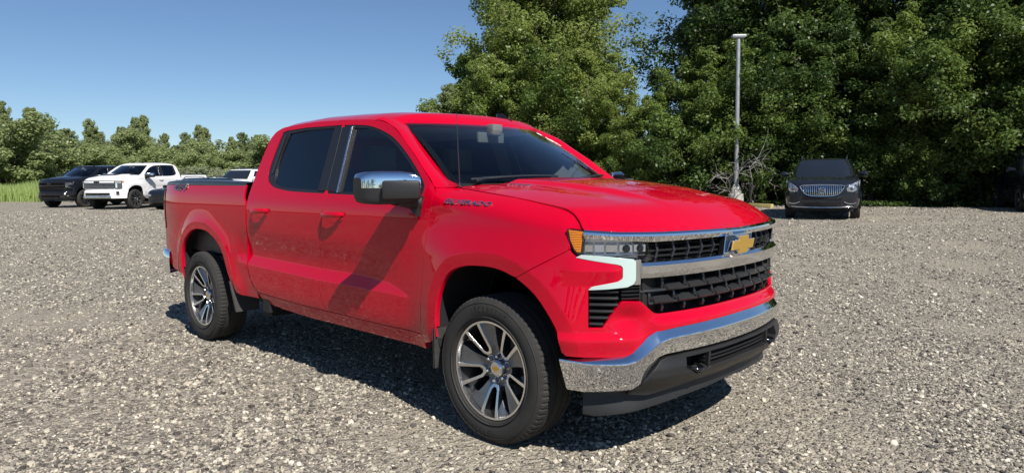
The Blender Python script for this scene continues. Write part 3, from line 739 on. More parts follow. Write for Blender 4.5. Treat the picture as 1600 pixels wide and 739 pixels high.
for i, (px, D) in enumerate([(-70, 62), (-30, 62), (10, 63), (45, 66), (80, 70), (115, 74), (150, 76), (185, 78), (220, 80), (255, 80), (290, 82), (325, 82), (360, 84), (400, 84), (445, 84), (500, 84)]):
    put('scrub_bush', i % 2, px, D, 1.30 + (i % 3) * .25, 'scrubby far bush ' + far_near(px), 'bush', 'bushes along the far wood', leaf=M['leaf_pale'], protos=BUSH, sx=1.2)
for i, (px, D) in enumerate([(286, 56), (308, 57), (333, 58), (350, 57)]):
    put('silver_bush', i % 2, px, D, .66, 'whitish silvery bush behind the bed of the red pickup', 'bush', 'silvery bushes', leaf=M['leaf_silver'], protos=BUSH)
# trees on the side of the lot behind the photographer, seen only in the paint and glass
for i in range(22):
    a = VIEW_YAW + math.pi + (i - 10.5) * .155; D = 46 + (i * 37) % 11
    tree_thing('boundary_tree', PR[(0, 1, 3, 2)[i % 4]], (VIEW_X + D * math.cos(a), VIEW_Y + D * math.sin(a)), (.8, .8, .62), i * 1.3, 'broadleaf tree on the far side of the lot behind the viewer', 'tree', 'trees behind the viewer')

def grass():
    r_ = np.random.default_rng(5); n = 60000
    px = r_.uniform(-110, 330, n); D = 52.5 + 19 * r_.random(n) ** .9
    t = (px - 800) / 1097.15; fx, fy = math.cos(VIEW_YAW), math.sin(VIEW_YAW); rx, ry = math.sin(VIEW_YAW), -math.cos(VIEW_YAW)
    dx, dy = fx + t * rx, fy + t * ry; q = np.hypot(dx, dy); x = VIEW_X + dx / q * D; y = VIEW_Y + dy / q * D
    keep = ~in_poly(x, y, LOT); x, y, D = x[keep], y[keep], D[keep]; n = len(x); z = gz(x, y) - .05
    h = r_.uniform(.65, 1.30, n) * (1 + .25 * np.sin(x * .7) * np.sin(y * .9)); a = r_.uniform(0, 6.28, n); w = r_.uniform(.018, .04, n); bx = r_.normal(0, .16, n) * h; by = r_.normal(0, .16, n) * h
    c, s = np.cos(a) * w, np.sin(a) * w
    V = np.stack([np.stack([x - c, y - s, z], -1), np.stack([x + c, y + s, z], -1), np.stack([x + c * .8 + bx * .4, y + s * .8 + by * .4, z + h * .55], -1), np.stack([x - c * .8 + bx * .4, y - s * .8 + by * .4, z + h * .55], -1),
                  np.stack([x + bx, y + by, z + h], -1), np.stack([x + bx + .004, y + by, z + h], -1)], 1).reshape(-1, 3)
    k = np.arange(n)[:, None] * 6; Q = np.concatenate([k + np.array([[0, 1, 2, 3]]), k + np.array([[3, 2, 5, 4]])], 0)
    o = link('tall_grass', mesh_np('tall_grass', V, Q, M['grass']), None, None); tag(o, 'band of tall bright green grass beyond the gravel lot', 'grass', kind='stuff')
M['grass'] = leaf_material('grass_blades', (.26, .35, .10), (.46, .56, .22), .42)
grass()
# weeds and low grass along the foot of the tree wall
def verge():
    r_ = np.random.default_rng(6); n = 22000
    px = r_.uniform(960, 1700, n); t = (px - 800) / 1097.15; D = 29.3 + r_.normal(0, .35, n) + 1.3 * r_.random(n); fx, fy = math.cos(VIEW_YAW), math.sin(VIEW_YAW); rx, ry = math.sin(VIEW_YAW), -math.cos(VIEW_YAW)
    dx, dy = fx + t * rx, fy + t * ry; q = np.hypot(dx, dy); x = VIEW_X + dx / q * D; y = VIEW_Y + dy / q * D; keep = ~in_poly(x, y, LOT); x, y = x[keep], y[keep]; n = len(x)
    C = np.stack([x, y, gz(x, y) + .02 + .16 * r_.random(n) ** 2], -1); V = leaf_cloud(C, np.full(n, .05), 1, .10, r_)
    o = link('weeds', mesh_np('weeds', V, np.arange(len(V)).reshape(-1, 4), M['leaf_dark']), None, None); tag(o, 'low weeds growing where the gravel meets the trees', 'weeds', kind='stuff')
verge()

# ---------------------------------------------------------------- lamp post, kerb, dead brush
M['galv'] = pmat('galvanised_steel', (.42, .43, .44), .42, .55, vary=.2, vscale=6)
M['concrete'] = pmat('concrete', (.45, .43, .39), .9, vary=.25, vscale=10, bump=.5, bscale=60)
M['yellow_kerb'] = pmat('faded_yellow_paint', (.50, .40, .16), .8, vary=.35, vscale=9, bump=.4, bscale=50)
M['lamp_glass'] = pmat('lamp_diffuser', (.6, .6, .58), .3)
M['twig'] = pmat('dead_twigs', (.34, .32, .30), .9)
lp = polar(1150, 29.6); lz = float(gz(*lp))
L = empty('lamp_post', (lp[0], lp[1], lz - .05)); tag(L, 'tall grey metal lamp post with flat head in front of the trees', 'lamp post')
b_ = MB(); b_.lathe([(.0005, 0), (.30, 0), (.30, .50), (.27, .53), (.0005, .53)], 24, 'z'); b_.build('footing', M['concrete'], L)
b_ = MB(); b_.lathe([(.21, .53), (.21, .56), (.20, .70), (.13, .84), (.10, .90)], 24, 'z'); b_.build('base_cover', M['concrete'], L)
b_ = MB(); b_.lathe([(.092, .53), (.075, 6.62), (.0005, 6.63)], 20, 'z'); b_.build('pole', M['galv'], L)
b_ = MB(); b_.box((-.27, -.14, 6.66), (.27, .14, 6.76)); hd_ = b_.build('lamp_head', M['galv'], L, bevel=.02); hd_.rotation_euler = (0, 0, VIEW_YAW - math.pi / 2)
b_ = MB(); b_.box((-.22, -.11, 6.635), (.22, .11, 6.659)); q_ = b_.build('diffuser', M['lamp_glass'], hd_)
b_ = MB(); b_.tube([(0, 0, 6.58), (0, 0, 6.66)], .05, 12); b_.build('bracket', M['galv'], L)
k0, k1 = Vector((*polar(1168, 28.4), 0)), Vector((*polar(1207, 27.6), 0)); kc = (k0 + k1) / 2; kd = k1 - k0
K = MB(); hl_ = kd.length / 2; K.prism([(-hl_, -.085, 0), (-hl_, .085, 0), (-hl_, .065, .15), (-hl_, -.065, .15)], (0, 0, 0), (2 * hl_, 0, 0))
ko = K.build('parking_kerb', M['yellow_kerb'], None, bevel=.012); ko.location = (kc.x, kc.y, float(gz(kc.x, kc.y)) - .012); ko.rotation_euler = (0, 0, math.atan2(kd.y, kd.x)); tag(ko, 'faded yellow concrete parking kerb left of the grey SUV', 'kerb')
def brush():
    r_ = random.Random(4); c = polar(1164, 30.1); z0 = float(gz(*c)) - .05; m = MB()
    def grow(p, d, L_, r, depth):
        pts = [p]
        for q in range(4):
            d = (d + Vector((r_.gauss(0, .28), r_.gauss(0, .28), r_.gauss(-.04, .2)))).normalized(); pts.append(pts[-1] + d * L_ / 4)
        m.tube(pts, [r * (1 - j / 5) + .002 for j in range(5)], 4)
        if depth:
            for j in (1, 2, 3, 4, 4):
                grow(pts[j], (d + Vector((r_.gauss(0, .7), r_.gauss(0, .7), r_.gauss(0, .5)))).normalized(), L_ * .55, r * .6, depth - 1)
    for k in range(9):
        a = r_.uniform(0, 6.28); grow(Vector((r_.gauss(0, .25), r_.gauss(0, .25), 0)), Vector((math.cos(a) * .5, math.sin(a) * .5, 1)).normalized(), r_.uniform(1.2, 2.1), .018, 2)
    o = m.build('dead_brush', M['twig'], None, smooth=0); o.location = (c[0], c[1], z0); tag(o, 'tangle of bare grey twigs beside the lamp post', 'dead shrub')
brush()
# ---------------------------------------------------------------- the pickup
def side(x, z): return np.stack([x, -Ys(x, z), z], -1)
def side_in(off):
    return lambda x, z: np.stack([x, -Ys(x, z) + off, z], -1)
def bedside(x, z): return np.stack([x, -Ys(x, z, True), z], -1)
def fr(off=0.):
    if callable(off): return lambda u, z: front(u, z, off(u, z))
    return lambda u, z: front(u, z, off)
def qy(y, z): return (-s_y(y), z)
def qx(x, z): return (-s_x(x), z)
def both(half):
    """outline of a full-width front part from its right half, listed from the centre line and back to it"""
    return half + [(-u, z) for u, z in reversed(half) if abs(u) > 1e-6]
def fpt(y, off, z):
    """point and frame on the front of the truck at half width y (signed)"""
    u = math.copysign(s_y(abs(y)), y)
    p = front(np.array([u]), z, off)[0]; n = Vector((float(np.interp(abs(u), PS, PNX)), math.copysign(float(np.interp(abs(u), PS, PNY)), y), 0))
    return Vector(p), n
def fsweep(mb, y0, y1, prof, n=40):
    """closed profile of (off, z) swept along the front plan curve; prof may be a function of |y|"""
    us = np.linspace(math.copysign(s_y(abs(y0)), y0), math.copysign(s_y(abs(y1)), y1), n); G = []
    for u in us:
        pr = prof(float(np.interp(abs(u), PS, PY))) if callable(prof) else prof
        G.append([tuple(front(np.array([u]), z, o)[0]) for o, z in pr])
    m = len(G[0]); V = [q for r in G for q in r]
    F = [(i * m + j, i * m + (j + 1) % m, (i + 1) * m + (j + 1) % m, (i + 1) * m + j) for i in range(n - 1) for j in range(m)]
    F += [tuple(range(m - 1, -1, -1)), tuple(range((n - 1) * m, n * m))]
    return mb.add(V, F)
itp = lambda xs, ys: (lambda y: float(np.interp(y, xs, ys)))

# ---- outlines of the side panels, in (x, z)
DRIP = catmull([(-2.760, 1.60), (-2.735, 1.74), (-2.69, 1.822), (-2.61, 1.858), (-2.497, 1.873), (-2.117, 1.884), (-1.683, 1.873), (-1.398, 1.859), (-1.209, 1.832), (-1.006, 1.755), (-.74, 1.580),
                (-.545, 1.438), (-.498, 1.394), (-.479, 1.345), (-.486, 1.246), (-.512, 1.125), (-.530, 1.005), (-.542, .80), (-.556, .62), (-.568, .53)], 4)
SPLIT = catmull([(-1.717, 1.876), (-1.689, 1.816), (-1.634, 1.374), (-1.640, 1.228), (-1.690, 1.05), (-1.722, .85), (-1.728, .727), (-1.712, .646), (-1.655, .545), (-1.64, .527)], 5)
REAR_EDGE = catmull([(-2.66, .555), (-2.735, .61), (-2.79, .69), (-2.812, .80), (-2.812, .95), (-2.79, 1.15), (-2.778, 1.30), (-2.772, 1.45), (-2.760, 1.60)], 4)
def before(poly, x): return [q for q in poly if q[0] < x]
isp = min(range(len(DRIP)), key=lambda i: abs(DRIP[i][0] + 1.717))
G2 = .0028
sp_f = [(x + G2, z) for x, z in SPLIT]; sp_r = [(x - G2, z) for x, z in SPLIT]
FD_OUT = [(x - .003, z - .004) for x, z in DRIP[isp + 1:]] + [(-1.0, .520), (-1.4, .524)] + list(reversed(sp_f))[:-1] + [(-1.712, 1.868)]
RD_OUT = REAR_EDGE[:-1] + [(x + .003, z - .004) for x, z in DRIP[:isp]] + [(-1.722, 1.868)] + sp_r[1:] + [(-2.0, .53), (-2.40, .542)]
RW_HOLE = catmull([(-2.555, 1.826), (-2.577, 1.70), (-2.585, 1.58), (-2.576, 1.50), (-2.546, 1.45), (-2.49, 1.418), (-2.378, 1.386), (-2.156, 1.363), (-1.90, 1.354)], 4) + [(-1.66, 1.349)]
i374 = [q for q in sp_r if 1.355 < q[1] < 1.82]
RW_HOLE = RW_HOLE + [(x - .010, z) for x, z in reversed(i374)] + [(-1.706, 1.836), (-2.2, 1.846), (-2.49, 1.838)]
FW_HOLE = [(-1.678, 1.834)] + catmull([(-1.55, 1.828), (-1.362, 1.811), (-1.17, 1.764), (-.989, 1.692), (-.757, 1.549), (-.603, 1.431), (-.574, 1.38), (-.592, 1.340), (-.66, 1.333)], 4) + [(-1.0, 1.336), (-1.618, 1.348)]
FW_HOLE = FW_HOLE + [(x + .010, z) for x, z in reversed([q for q in sp_f if 1.355 < q[1] < 1.82])]
RW_GLASS = catmull([(-2.440, 1.812), (-2.47, 1.66), (-2.468, 1.53), (-2.439, 1.451), (-2.401, 1.422), (-2.272, 1.390)], 4) + [(-2.0, 1.378), (-1.752, 1.374), (-1.790, 1.821), (-2.2, 1.826)]
FW_GLASS = [(-1.546, 1.808)] + catmull([(-1.45, 1.800), (-1.351, 1.791), (-1.184, 1.748), (-1.009, 1.675), (-.785, 1.538), (-.640, 1.424), (-.616, 1.385), (-.640, 1.356)], 4) + [(-1.0, 1.354), (-1.476, 1.362)]
FENDER = ([(x + .003, z) for x, z in reversed([q for q in DRIP[isp:] if q[1] < 1.40 and q[1] > .50])] + [(-.478, 1.40)]
          + [(-.40, 1.394)] + [(x, float(FTOP(x)) - .003) for x in np.linspace(-.34, .583, 29)]
          + [(.587, 1.1895), (.522, 1.1985), (.5185, 1.192), (.529, 1.14), (.538, 1.098)] + [(.25, .943)] + [q for q in reversed(ARCH_F) if q[0] < .247 and q[1] > .545] + [(-.402, .535), (-.48, .49), (-.56, .47)])
BEDSIDE = ([(-2.835, 1.413), (-2.835, 1.30)] + [(x - .026, z) for x, z in reversed(REAR_EDGE) if z < 1.29] + [(-2.69, .497), (-2.94, .497)]
           + [q for q in reversed(ARCH_R) if q[1] > .50 and q[0] > -4.137] + [(-4.14, .58), (-4.20, .575), (-4.42, .60), (-4.60, .66), (-4.70, .76), (-4.715, .95), (-4.685, 1.0), (-4.64, 1.33), (-4.62, 1.40), (-4.58, 1.424), (-4.50, 1.427)])
ROCKER = [(-.557, .517), (-.58, .425), (-1.98, .434), (-2.35, .452), (-2.60, .478), (-2.675, .545), (-2.55, .541), (-2.40, .534), (-2.0, .522), (-1.4, .516), (-1.0, .512)]

# ---- front
def fascia_off(u, z):
    s = np.abs(u); y = np.interp(s, PS, PY); x = np.interp(s, PS, PX)
    d = dist_poly(x, z, ARCH_F)
    o = flare(d, .072, .34, .044, 1.4) * sm(.80, .52, x) - .020 * sm(1.0, 1.2, z) * sm(1.40, 1.24, z) * sm(.62, .40, x) + (CAB(np.minimum(z, 1.2)) - .990) * sm(.66, .5, x)
    low = sm(.700, .655, z) * sm(.70, .80, y)
    o = o + .022 * low - .010 * low * sm(.655, .58, z)
    o = o + .026 * sm(.778, .715, z) * sm(.72, .62, y)
    o = o - .030 * np.exp(-((y - .79) / .06) ** 2) * np.exp(-((z - .76) / .05) ** 2)
    crest = np.clip(1 - np.abs(z - .992) / .07, 0, 1)
    return o + .014 * crest * sm(.47, .60, x) * sm(.79, .86, y)
FASCIA = both([(0., .774), qy(.341, .773), qy(.643, .773), qy(.672, .778), qy(.735, .838), qy(.815, .843), qy(.876, .717), qy(.913, .717), qy(.914, .908), qy(.83, .938), qy(.812, .953), qy(.809, .965),
               qy(.809, 1.014), qy(.816, 1.024), qy(.833, 1.031), qy(.937, 1.054), qx(.545, 1.078), qx(.536, 1.092), qx(.25, .937)]
              + [(-s_x(q[0]), q[1]) for q in ARCH_F if q[0] > .25 and q[1] > .583] + [qx(.535, .582), qy(.91, .580), qy(.86, .578), qy(.80, .581), qy(.779, .590), qy(.707, .672), qy(.665, .692), qy(.62, .699), qy(.545, .704), qy(.206, .709), (0., .710)])
T_ = itp([0, .3, .545, .62, .665, .71, .78, .81, .86, .91, .98], [.714, .712, .706, .700, .691, .668, .590, .578, .575, .576, .580])
RG = itp([0, .37, .568, .62, .661, .70, .77, .81, .908, .98], [.662, .662, .659, .655, .643, .615, .560, .549, .547, .560])
B_ = itp([0, .5, .62, .656, .70, .75, .78, .854, .924, .97], [.574, .577, .575, .565, .52, .44, .418, .410, .404, .412])
D_ = itp([0, .1, .2, .4, .54, .70, .78, .85], [.428, .424, .412, .412, .393, .376, .385, .40])
LIPZ = itp([0, .4, .625, .84, .93], [1.174, 1.180, 1.183, 1.188, 1.198])
LIPZv = lambda y: np.interp(y, [0, .4, .625, .84, .93], [1.174, 1.180, 1.183, 1.188, 1.198])
HS = Curve1D([-.7, -.31, .1, .42, .6, 1.0], [1.408, 1.381, 1.338, 1.293, 1.264, 1.195], .05)
HD = Curve1D([-.7, -.35, 0, .4, .7, 1.0], [.044, .054, .069, .075, .068, .055], .05)
def Hz(x, y):
    a = np.abs(y)
    z = HS(x) + HD(x) * (1 - (a / .89) ** 2.5)
    yb = .50 - .13 * (x + .3)
    z = z + .016 * sm(yb + .035, yb - .035, a) * sm(.86, .35, x) - .006 * sm(.12, 0, np.abs(a - yb - .09)) * sm(.8, .3, x)
    k = np.clip((plan_x(a) - .022 - x) / .26, 0, 1)
    zl = LIPZv(a)
    return zl + (z - zl) * (1 - (1 - k) ** 2.5)
def hood_surf(x, y): return np.stack([x, y, Hz(x, y)], -1)
HOOD_R = [(-.20, 0.), (-.215, -.2), (-.25, -.4), (-.30, -.6), (-.345, -.74), (-.375, -.80), (-.37, -.838)] + [(x, -float(yedge(x)) + .0015) for x in np.linspace(-.33, .59, 24)]
HOOD_R += [(float(plan_x(y)) - .022, -y) for y in (.915, .88, .84, .8, .75, .7, .65, .6, .5, .4, .3, .2, .1, 0.)]
HOOD = HOOD_R + [(x, -y) for x, y in reversed(HOOD_R) if abs(y) > 1e-6]

def make_wheel():
    """alloy wheel and tyre, axis along y, outer face towards -y, centre at the origin"""
    r_t, ro, hw = .4055, .272, .1375
    w = empty('wheel')
    # tyre: carcass with tread blocks cut into it
    prof = []
    for y, r in [(-.105, ro - .004), (-.118, ro + .004), (-.128, ro + .012), (-.1375, ro + .040), (-.1395, ro + .062), (-.136, ro + .090), (-.1295, r_t - .028), (-.1265, r_t - .024), (-.124, r_t - .018), (-.119, r_t - .010), (-.110, r_t - .004)]:
        prof.append((y, r, 0))
    tread = []
    ys = np.linspace(-.104, .104, 53)
    for y in ys:
        g = min(abs(abs(y) - .028), abs(abs(y) - .074))
        groove = 1 if g < .0055 else 0
        tread.append((y, r_t - .0035 * (y / .105) ** 2, groove))
    allp = prof + tread + [(-y, r, 0) for y, r, _ in reversed(prof)]
    seg = 288; n = len(allp); V = []; F = []
    for k in range(seg):
        a = 2 * math.pi * k / seg
        for j, (y, r, g) in enumerate(allp):
            rr = r
            if g: rr = r - .009
            elif abs(y) > .0795 and abs(y) < .1255 and r > r_t - .026:
                if (k % 4) == 0: rr = r - (.007 if abs(y) < .116 else .005)
            elif abs(y) <= .0685:
                ph = (k + int(abs(y) * 260)) % 4
                if ph == 0 and abs(y) > .034: rr = r - .006
                if abs(y) <= .0225 and (k + int(y * 300)) % 6 == 0: rr = r - .005
            V.append((rr * math.cos(a), y, rr * math.sin(a)))
    for k in range(seg):
        k2 = (k + 1) % seg
        F += [(k * n + i, k * n + i + 1, k2 * n + i + 1, k2 * n + i) for i in range(n - 1)]
    ty = MB(); ty.add(V, F)
    tyre = ty.build('tyre', M['rubber'], w, smooth=28)
    # raised rings and lettering blocks on the sidewall
    rb = MB()
    for rr in (ro + .022, ro + .098):
        rb.lathe([(rr - .0015, -.131), (rr, -.1405 if rr < ro + .05 else -.1368), (rr + .0015, -.131)], 96)
    for a0 in (1.15, 4.0):
        for i in range(9):
            a = a0 + i * .095
            for da, dr, la, lr in random.Random(i + int(a0 * 10)).sample([(0, 0, .028, .005), (0, .012, .028, .005), (-.011, 0, .006, .03), (.011, 0, .006, .03), (0, -.012, .028, .005)], 3):
                c0 = Vector((math.cos(a + da), 0, math.sin(a + da))) * (ro + .067 + dr); t = Vector((-math.sin(a), 0, math.cos(a))); q = Vector((math.cos(a), 0, math.sin(a)))
                L = la * (ro + .067) / 2; H = lr / 2
                rb.prism([c0 - t * L - q * H, c0 + t * L - q * H, c0 + t * L + q * H, c0 - t * L + q * H], (0, -.132, 0), (0, -.1407, 0))
    rb.build('sidewall_lettering', M['rubber'], tyre, smooth=20)
    # rim barrel and lip
    yo = -.118
    br = MB(); br.lathe([(ro - .014, yo + .012), (ro - .020, yo + .05), (ro - .030, yo + .10), (ro - .035, .10), (ro - .01, .118)], 72)
    br.build('barrel', M['alloy_dark'], w)
    lip = MB(); lip.lathe([(ro - .016, yo + .014), (ro - .013, yo - .002), (ro - .002, yo - .004), (ro + .002, yo + .003), (ro - .002, yo + .02)], 96)
    lip.build('rim_lip', M['machined'], w)
    def dep(r): return yo + .002 + .062 * np.clip(1 - (r - .05) / (ro - .06), 0, 1.2) ** 1.25
    def face(du):
        return lambda x, z: np.stack([x, dep(np.hypot(x, z)) + du, z], -1)
    pol = lambda r, deg: (r * math.sin(R(deg)), r * math.cos(R(deg)))     # degrees clockwise from up, seen from outside
    rim = MB()
    for k in range(5):
        c0 = -33.0 + 72 * k
        def off(c, lat, r): # point at radius r, lateral offset lat from the ray at angle c
            return (r * math.sin(R(c)) + lat * math.cos(R(c)), r * math.cos(R(c)) - lat * math.sin(R(c)))
        wi = .058; wo = .094                                   # window half widths lead to a tapering slot
        inner = [off(c0, -.048, ro - .010), off(c0, -.030, .16), off(c0, -.022, .118), off(c0, -.010, .102), off(c0, .010, .102), off(c0, .022, .118), off(c0, .030, .16), off(c0, .048, ro - .010)]
        outer = [off(c0, -.066, ro - .012), off(c0, -.043, .155), off(c0, -.034, .110), off(c0, -.016, .088), off(c0, .016, .088), off(c0, .034, .110), off(c0, .043, .155), off(c0, .066, ro - .012)]
        ring = inner + list(reversed(outer))
        d = panel_mesh('spoke_edge', ring, face(0), .02, .02, flange=.055, seg=.02)
        link('spoke_edge', mesh_from(d), M['machined'], w)
        # painted spoke beside the slot, and the arch of bright rim over it
        c1 = c0 + 36
        sp = [off(c0, .066, ro - .012), off(c0, .043, .155), off(c0, .034, .110), off(c0, .016, .088)] + [pol(.045, c0 + 25), pol(.045, c0 + 50)] + [pol(.10, c1 + 3), pol(.16, c1 + 1), pol(ro - .014, c1 + 2), pol(ro - .013, c1 - 8)]
        d = panel_mesh('spoke', sp, face(.018), .02, .02, flange=.05, seg=.02)
        link('spoke', mesh_from(d), M['alloy'], w)
        sp2 = [off(c0 + 72, -.066, ro - .012), off(c0 + 72, -.043, .155), off(c0 + 72, -.034, .110), off(c0 + 72, -.016, .088), pol(.07, c0 + 58), pol(.125, c0 + 55), pol(.17, c0 + 57), pol(.215, c0 + 52), pol(ro - .014, c0 + 44)]
        d = panel_mesh('spoke_shoulder', sp2, face(.034), .02, .02, flange=.04, seg=.02)
        link('spoke_shoulder', mesh_from(d), M['alloy'], w)
    hub = MB(); hub.lathe([(.103, .0), (.100, dep(.09) + .022), (.085, dep(.07) + .016), (.05, dep(.05) + .012), (.047, dep(.05) + .02)], 40)
    hub.build('hub', M['alloy'], w)
    cap = MB(); cap.lathe([(.047, dep(.05) + .02), (.046, dep(.05) - .012), (.036, dep(.05) - .020), (0.0005, dep(.05) - .022)], 32)
    cp = cap.build('centre_cap', M['dull_chrome'], w)
    bt = MB(); yb = dep(.05) - .0225
    bow = [(-.026, -.006), (-.010, -.006), (-.010, -.012), (.010, -.012), (.010, -.006), (.026, -.006), (.022, .006), (.010, .006), (.010, .012), (-.010, .012), (-.010, .006), (-.022, .006)]
    bt.prism([(x, 0, z) for x, z in bow], (0, yb, 0), (0, yb - .002, 0)); bt.build('badge', M['gold'], cp, smooth=0)
    for k in range(6):
        a = R(20 + 60 * k); cx, cz = .070 * math.cos(a), .070 * math.sin(a)
        ln = MB(); ln.lathe([(.020, dep(.07) + .03), (.020, dep(.07) + .012), (.017, dep(.07) + .012)], 16, c=(cx, 0, cz))
        ln.lathe([(.012, dep(.07) + .03), (.0115, dep(.07) - .012), (.008, dep(.07) - .018), (.0004, dep(.07) - .019)], 6, c=(cx, 0, cz))
        ln.build('lug_nut', M['dull_chrome'], w, smooth=30)
    dsc = MB(); dsc.lathe([(.06, .01), (.17, .012), (.172, .03), (.06, .032)], 48); dsc.box((-.19, -.005, -.05), (-.09, .06, .08))
    dsc.build('brake_disc', M['brake'], w)
    back = MB(); back.lathe([(.0005, .075), (.235, .078)], 40); back.build('backing_plate', M['liner'], w)
    return w

def copy_tree(o, parent=None, mats=None):
    c = o.copy(); COL.objects.link(c); c.parent = parent
    if mats and o.type == 'MESH' and len(o.data.materials) and o.data.materials[0].name in mats:
        c.material_slots[0].link = 'OBJECT'; c.material_slots[0].material = mats[o.data.materials[0].name]
    for ch in list(o.children): copy_tree(ch, c, mats)
    return c

WHEEL_SRC = None
def far_wheel(r, w, rim_mat, n=6):
    e = empty('wheel'); t = MB()
    t.lathe([(r * .66, -w * .46), (r * .72, -w * .5), (r * .9, -w * .5), (r * .97, -w * .42), (r, -w * .3), (r, w * .3), (r * .97, w * .42), (r * .9, w * .5), (r * .66, w * .46)], 40); t.build('tyre', M['rubber'], e)
    b = MB(); b.lathe([(r * .70, -w * .47), (r * .66, -w * .48), (r * .63, -w * .40), (r * .62, w * .2), (.0005, w * .2)], 36); b.build('barrel', M['alloy_dark'], e)
    for k in range(n):
        a = 2 * math.pi * k / n; p = MB(); c, q = Vector((math.cos(a), 0, math.sin(a))), Vector((-math.sin(a), 0, math.cos(a)))
        P = [c * r * .15 - q * r * .07, c * r * .66 - q * r * .13, c * r * .66 + q * r * .13, c * r * .15 + q * r * .07]
        p.prism([v + Vector((0, -w * .36, 0)) for v in P], (0, 0, 0), (0, -w * .08, 0)); p.build('spoke', rim_mat, e, smooth=0)
    h = MB(); h.lathe([(r * .2, -w * .3), (r * .19, -w * .46), (.0005, -w * .48)], 20); h.build('hub', rim_mat, e)
    return e
FAR_SRC = {}
def make_truck(variant='red'):
    T = empty('pickup_truck')
    paint = M[{'red': 'red', 'white': 'white', 'black': 'black'}[variant]]
    chrome = M['gloss_black'] if variant == 'black' else M['chrome']
    main = variant == 'red'
    hd = variant == 'white'
    # ---------------- body sides
    fd = panel('front_door', FD_OUT, side, paint, T, .035, .011, holes=[FW_HOLE], lines=LEDGES + CREASE_F)
    rd = panel('rear_door', RD_OUT, side, paint, T, .035, .011, holes=[RW_HOLE], lines=LEDGES)
    panel('front_fender', FENDER, side, paint, T, .026, .011, lines=CREASE_F)
    panel('bed_side', BEDSIDE, bedside, paint, T, .035, .011, lines=CREASE_R + LEDGES)
    panel('rocker_panel', ROCKER, side_in(.004), paint, T, .06, .012, flange=.03)
    for (dr, hole, gl, gm, nm) in ((fd, FW_HOLE, FW_GLASS, M['side_glass'], 'front'), (rd, RW_HOLE, RW_GLASS, M['privacy'], 'rear')):
        panel('window_surround', hole, side_in(.006), M['seal'], dr, .08, .03, holes=[gl], flange=.02)
        panel('window_pane', [((x + 1.4) * 1.006 - 1.4, (z - 1.6) * 1.02 + 1.6) for x, z in gl] if nm == 'front' else [((x + 2.1) * 1.012 - 2.1, (z - 1.6) * 1.02 + 1.6) for x, z in gl], side_in(.017), gm, dr, .08, .03, flange=0)
    pc = [q for q in SPLIT if 1.36 < q[1] < 1.83]
    panel('pillar_cover', [(x + .0035, z) for x, z in pc] + [(-1.478, 1.362), (-1.548, 1.824)], side_in(-.0025), M['seal'], fd, .06, .04, flange=.008)
    panel('pillar_cover', [(x - .0035, z) for x, z in pc] + [(-1.750, 1.372), (-1.790, 1.828)], side_in(-.0025), M['seal'], rd, .06, .04, flange=.008)
    # bright runner at the back of the front window and the grey sash of the rear window
    for d_, xs, m_ in ((fd, ((-1.572, 1.818), (-1.502, 1.360)), 'dull_chrome'), (rd, ((-2.50, 1.80), (-2.512, 1.50)), 'satin')):
        a, b = xs; pl = [(a[0], a[1]), (b[0], b[1]), (b[0] + .016, b[1]), (a[0] + .016, a[1])]
        panel('window_runner', pl, side_in(-.004), M[m_], d_, .02, .04, flange=.006)
    # door handles
    for d_, x0 in ((fd, -1.505), (rd, -2.555)):
        for i in (0, 1):
            sg = 1 if i == 0 else -1
            h = MB(); G = []
            for k in range(13):
                t = k / 12; x = x0 - .135 + .27 * t; ins = math.sin(math.pi * min(1, max(0, t))) ** .35
                yy = float(Ys(x, 1.205)[0]); hh = .010 + .011 * ins
                c = Vector((x, -(yy - .012 + .050 * ins), 1.204 + .008 * t))
                G.append([c + Vector((0, -.012 * math.sin(q) * (1 if math.sin(q) > 0 else .6), hh * math.cos(q))) for q in np.linspace(0, 2 * math.pi, 13)[:-1]])
            G = [r + [r[0]] for r in G]
            h.grid(G); h.build('door_handle', paint, d_[i], mirror=(i == 1), smooth=50, weld=1e-4)
            cup = MB(); yc = float(Ys(x0, 1.19)[0])
            Gc = []
            for k in range(13):
                rr = k / 12; row = []
                for q in np.linspace(0, 2 * math.pi, 25):
                    x = x0 + .085 * rr * math.cos(q); z = 1.196 + .040 * rr * math.sin(q)
                    row.append((x, -(float(Ys(x, z)[0]) + .0015 - .0 * (1 - rr)), z))
                Gc.append(row)
            cup.grid(Gc); cup.build('handle_recess', paint, d_[i], mirror=(i == 1), smooth=60, weld=1e-4)
            if i == 0:
                kp = MB(); kp.lathe([(.0005, -.004), (.009, -.004), (.011, 0), (.011, .02)], 14, c=(x0 + .108, -(yc + .001), 1.180)); kp.build('lock_cylinder', paint, d_[i])
    # ---------------- cab roof, pillars, glass
    dz = Curve1D([-2.80, -2.74, -2.68, -2.60, -2.50, -2.12, -1.68, -1.40, -1.21, -1.10, -.95], [1.66, 1.745, 1.822, 1.852, 1.868, 1.880, 1.869, 1.855, 1.828, 1.79, 1.715], .02)
    def roof_row(x0, hdr):
        row = []
        for t in np.linspace(-1, 1, 57):
            a = abs(t); zd = float(dz(x0)); ye_ = float(CAB(zd)) - .001; y = ye_ * a
            # front edge bows forward in the middle
            x = x0 + hdr * (.150 * (1 - (y / .70) ** 2))
            rise = .072 * (1 - (a ** 6.5)) * (1 - .22 * a ** 2)
            row.append((x, t * ye_, zd + .001 + rise))
        return row
    rows = []
    for x0 in np.concatenate([np.linspace(-2.775, -2.55, 12), np.linspace(-2.50, -1.30, 26), np.linspace(-1.27, -1.145, 9)]):
        hdr = float(sm(-1.75, -1.145, x0)); rows.append(roof_row(x0, hdr))
    # the front of the roof falls to the windscreen header
    fix = []
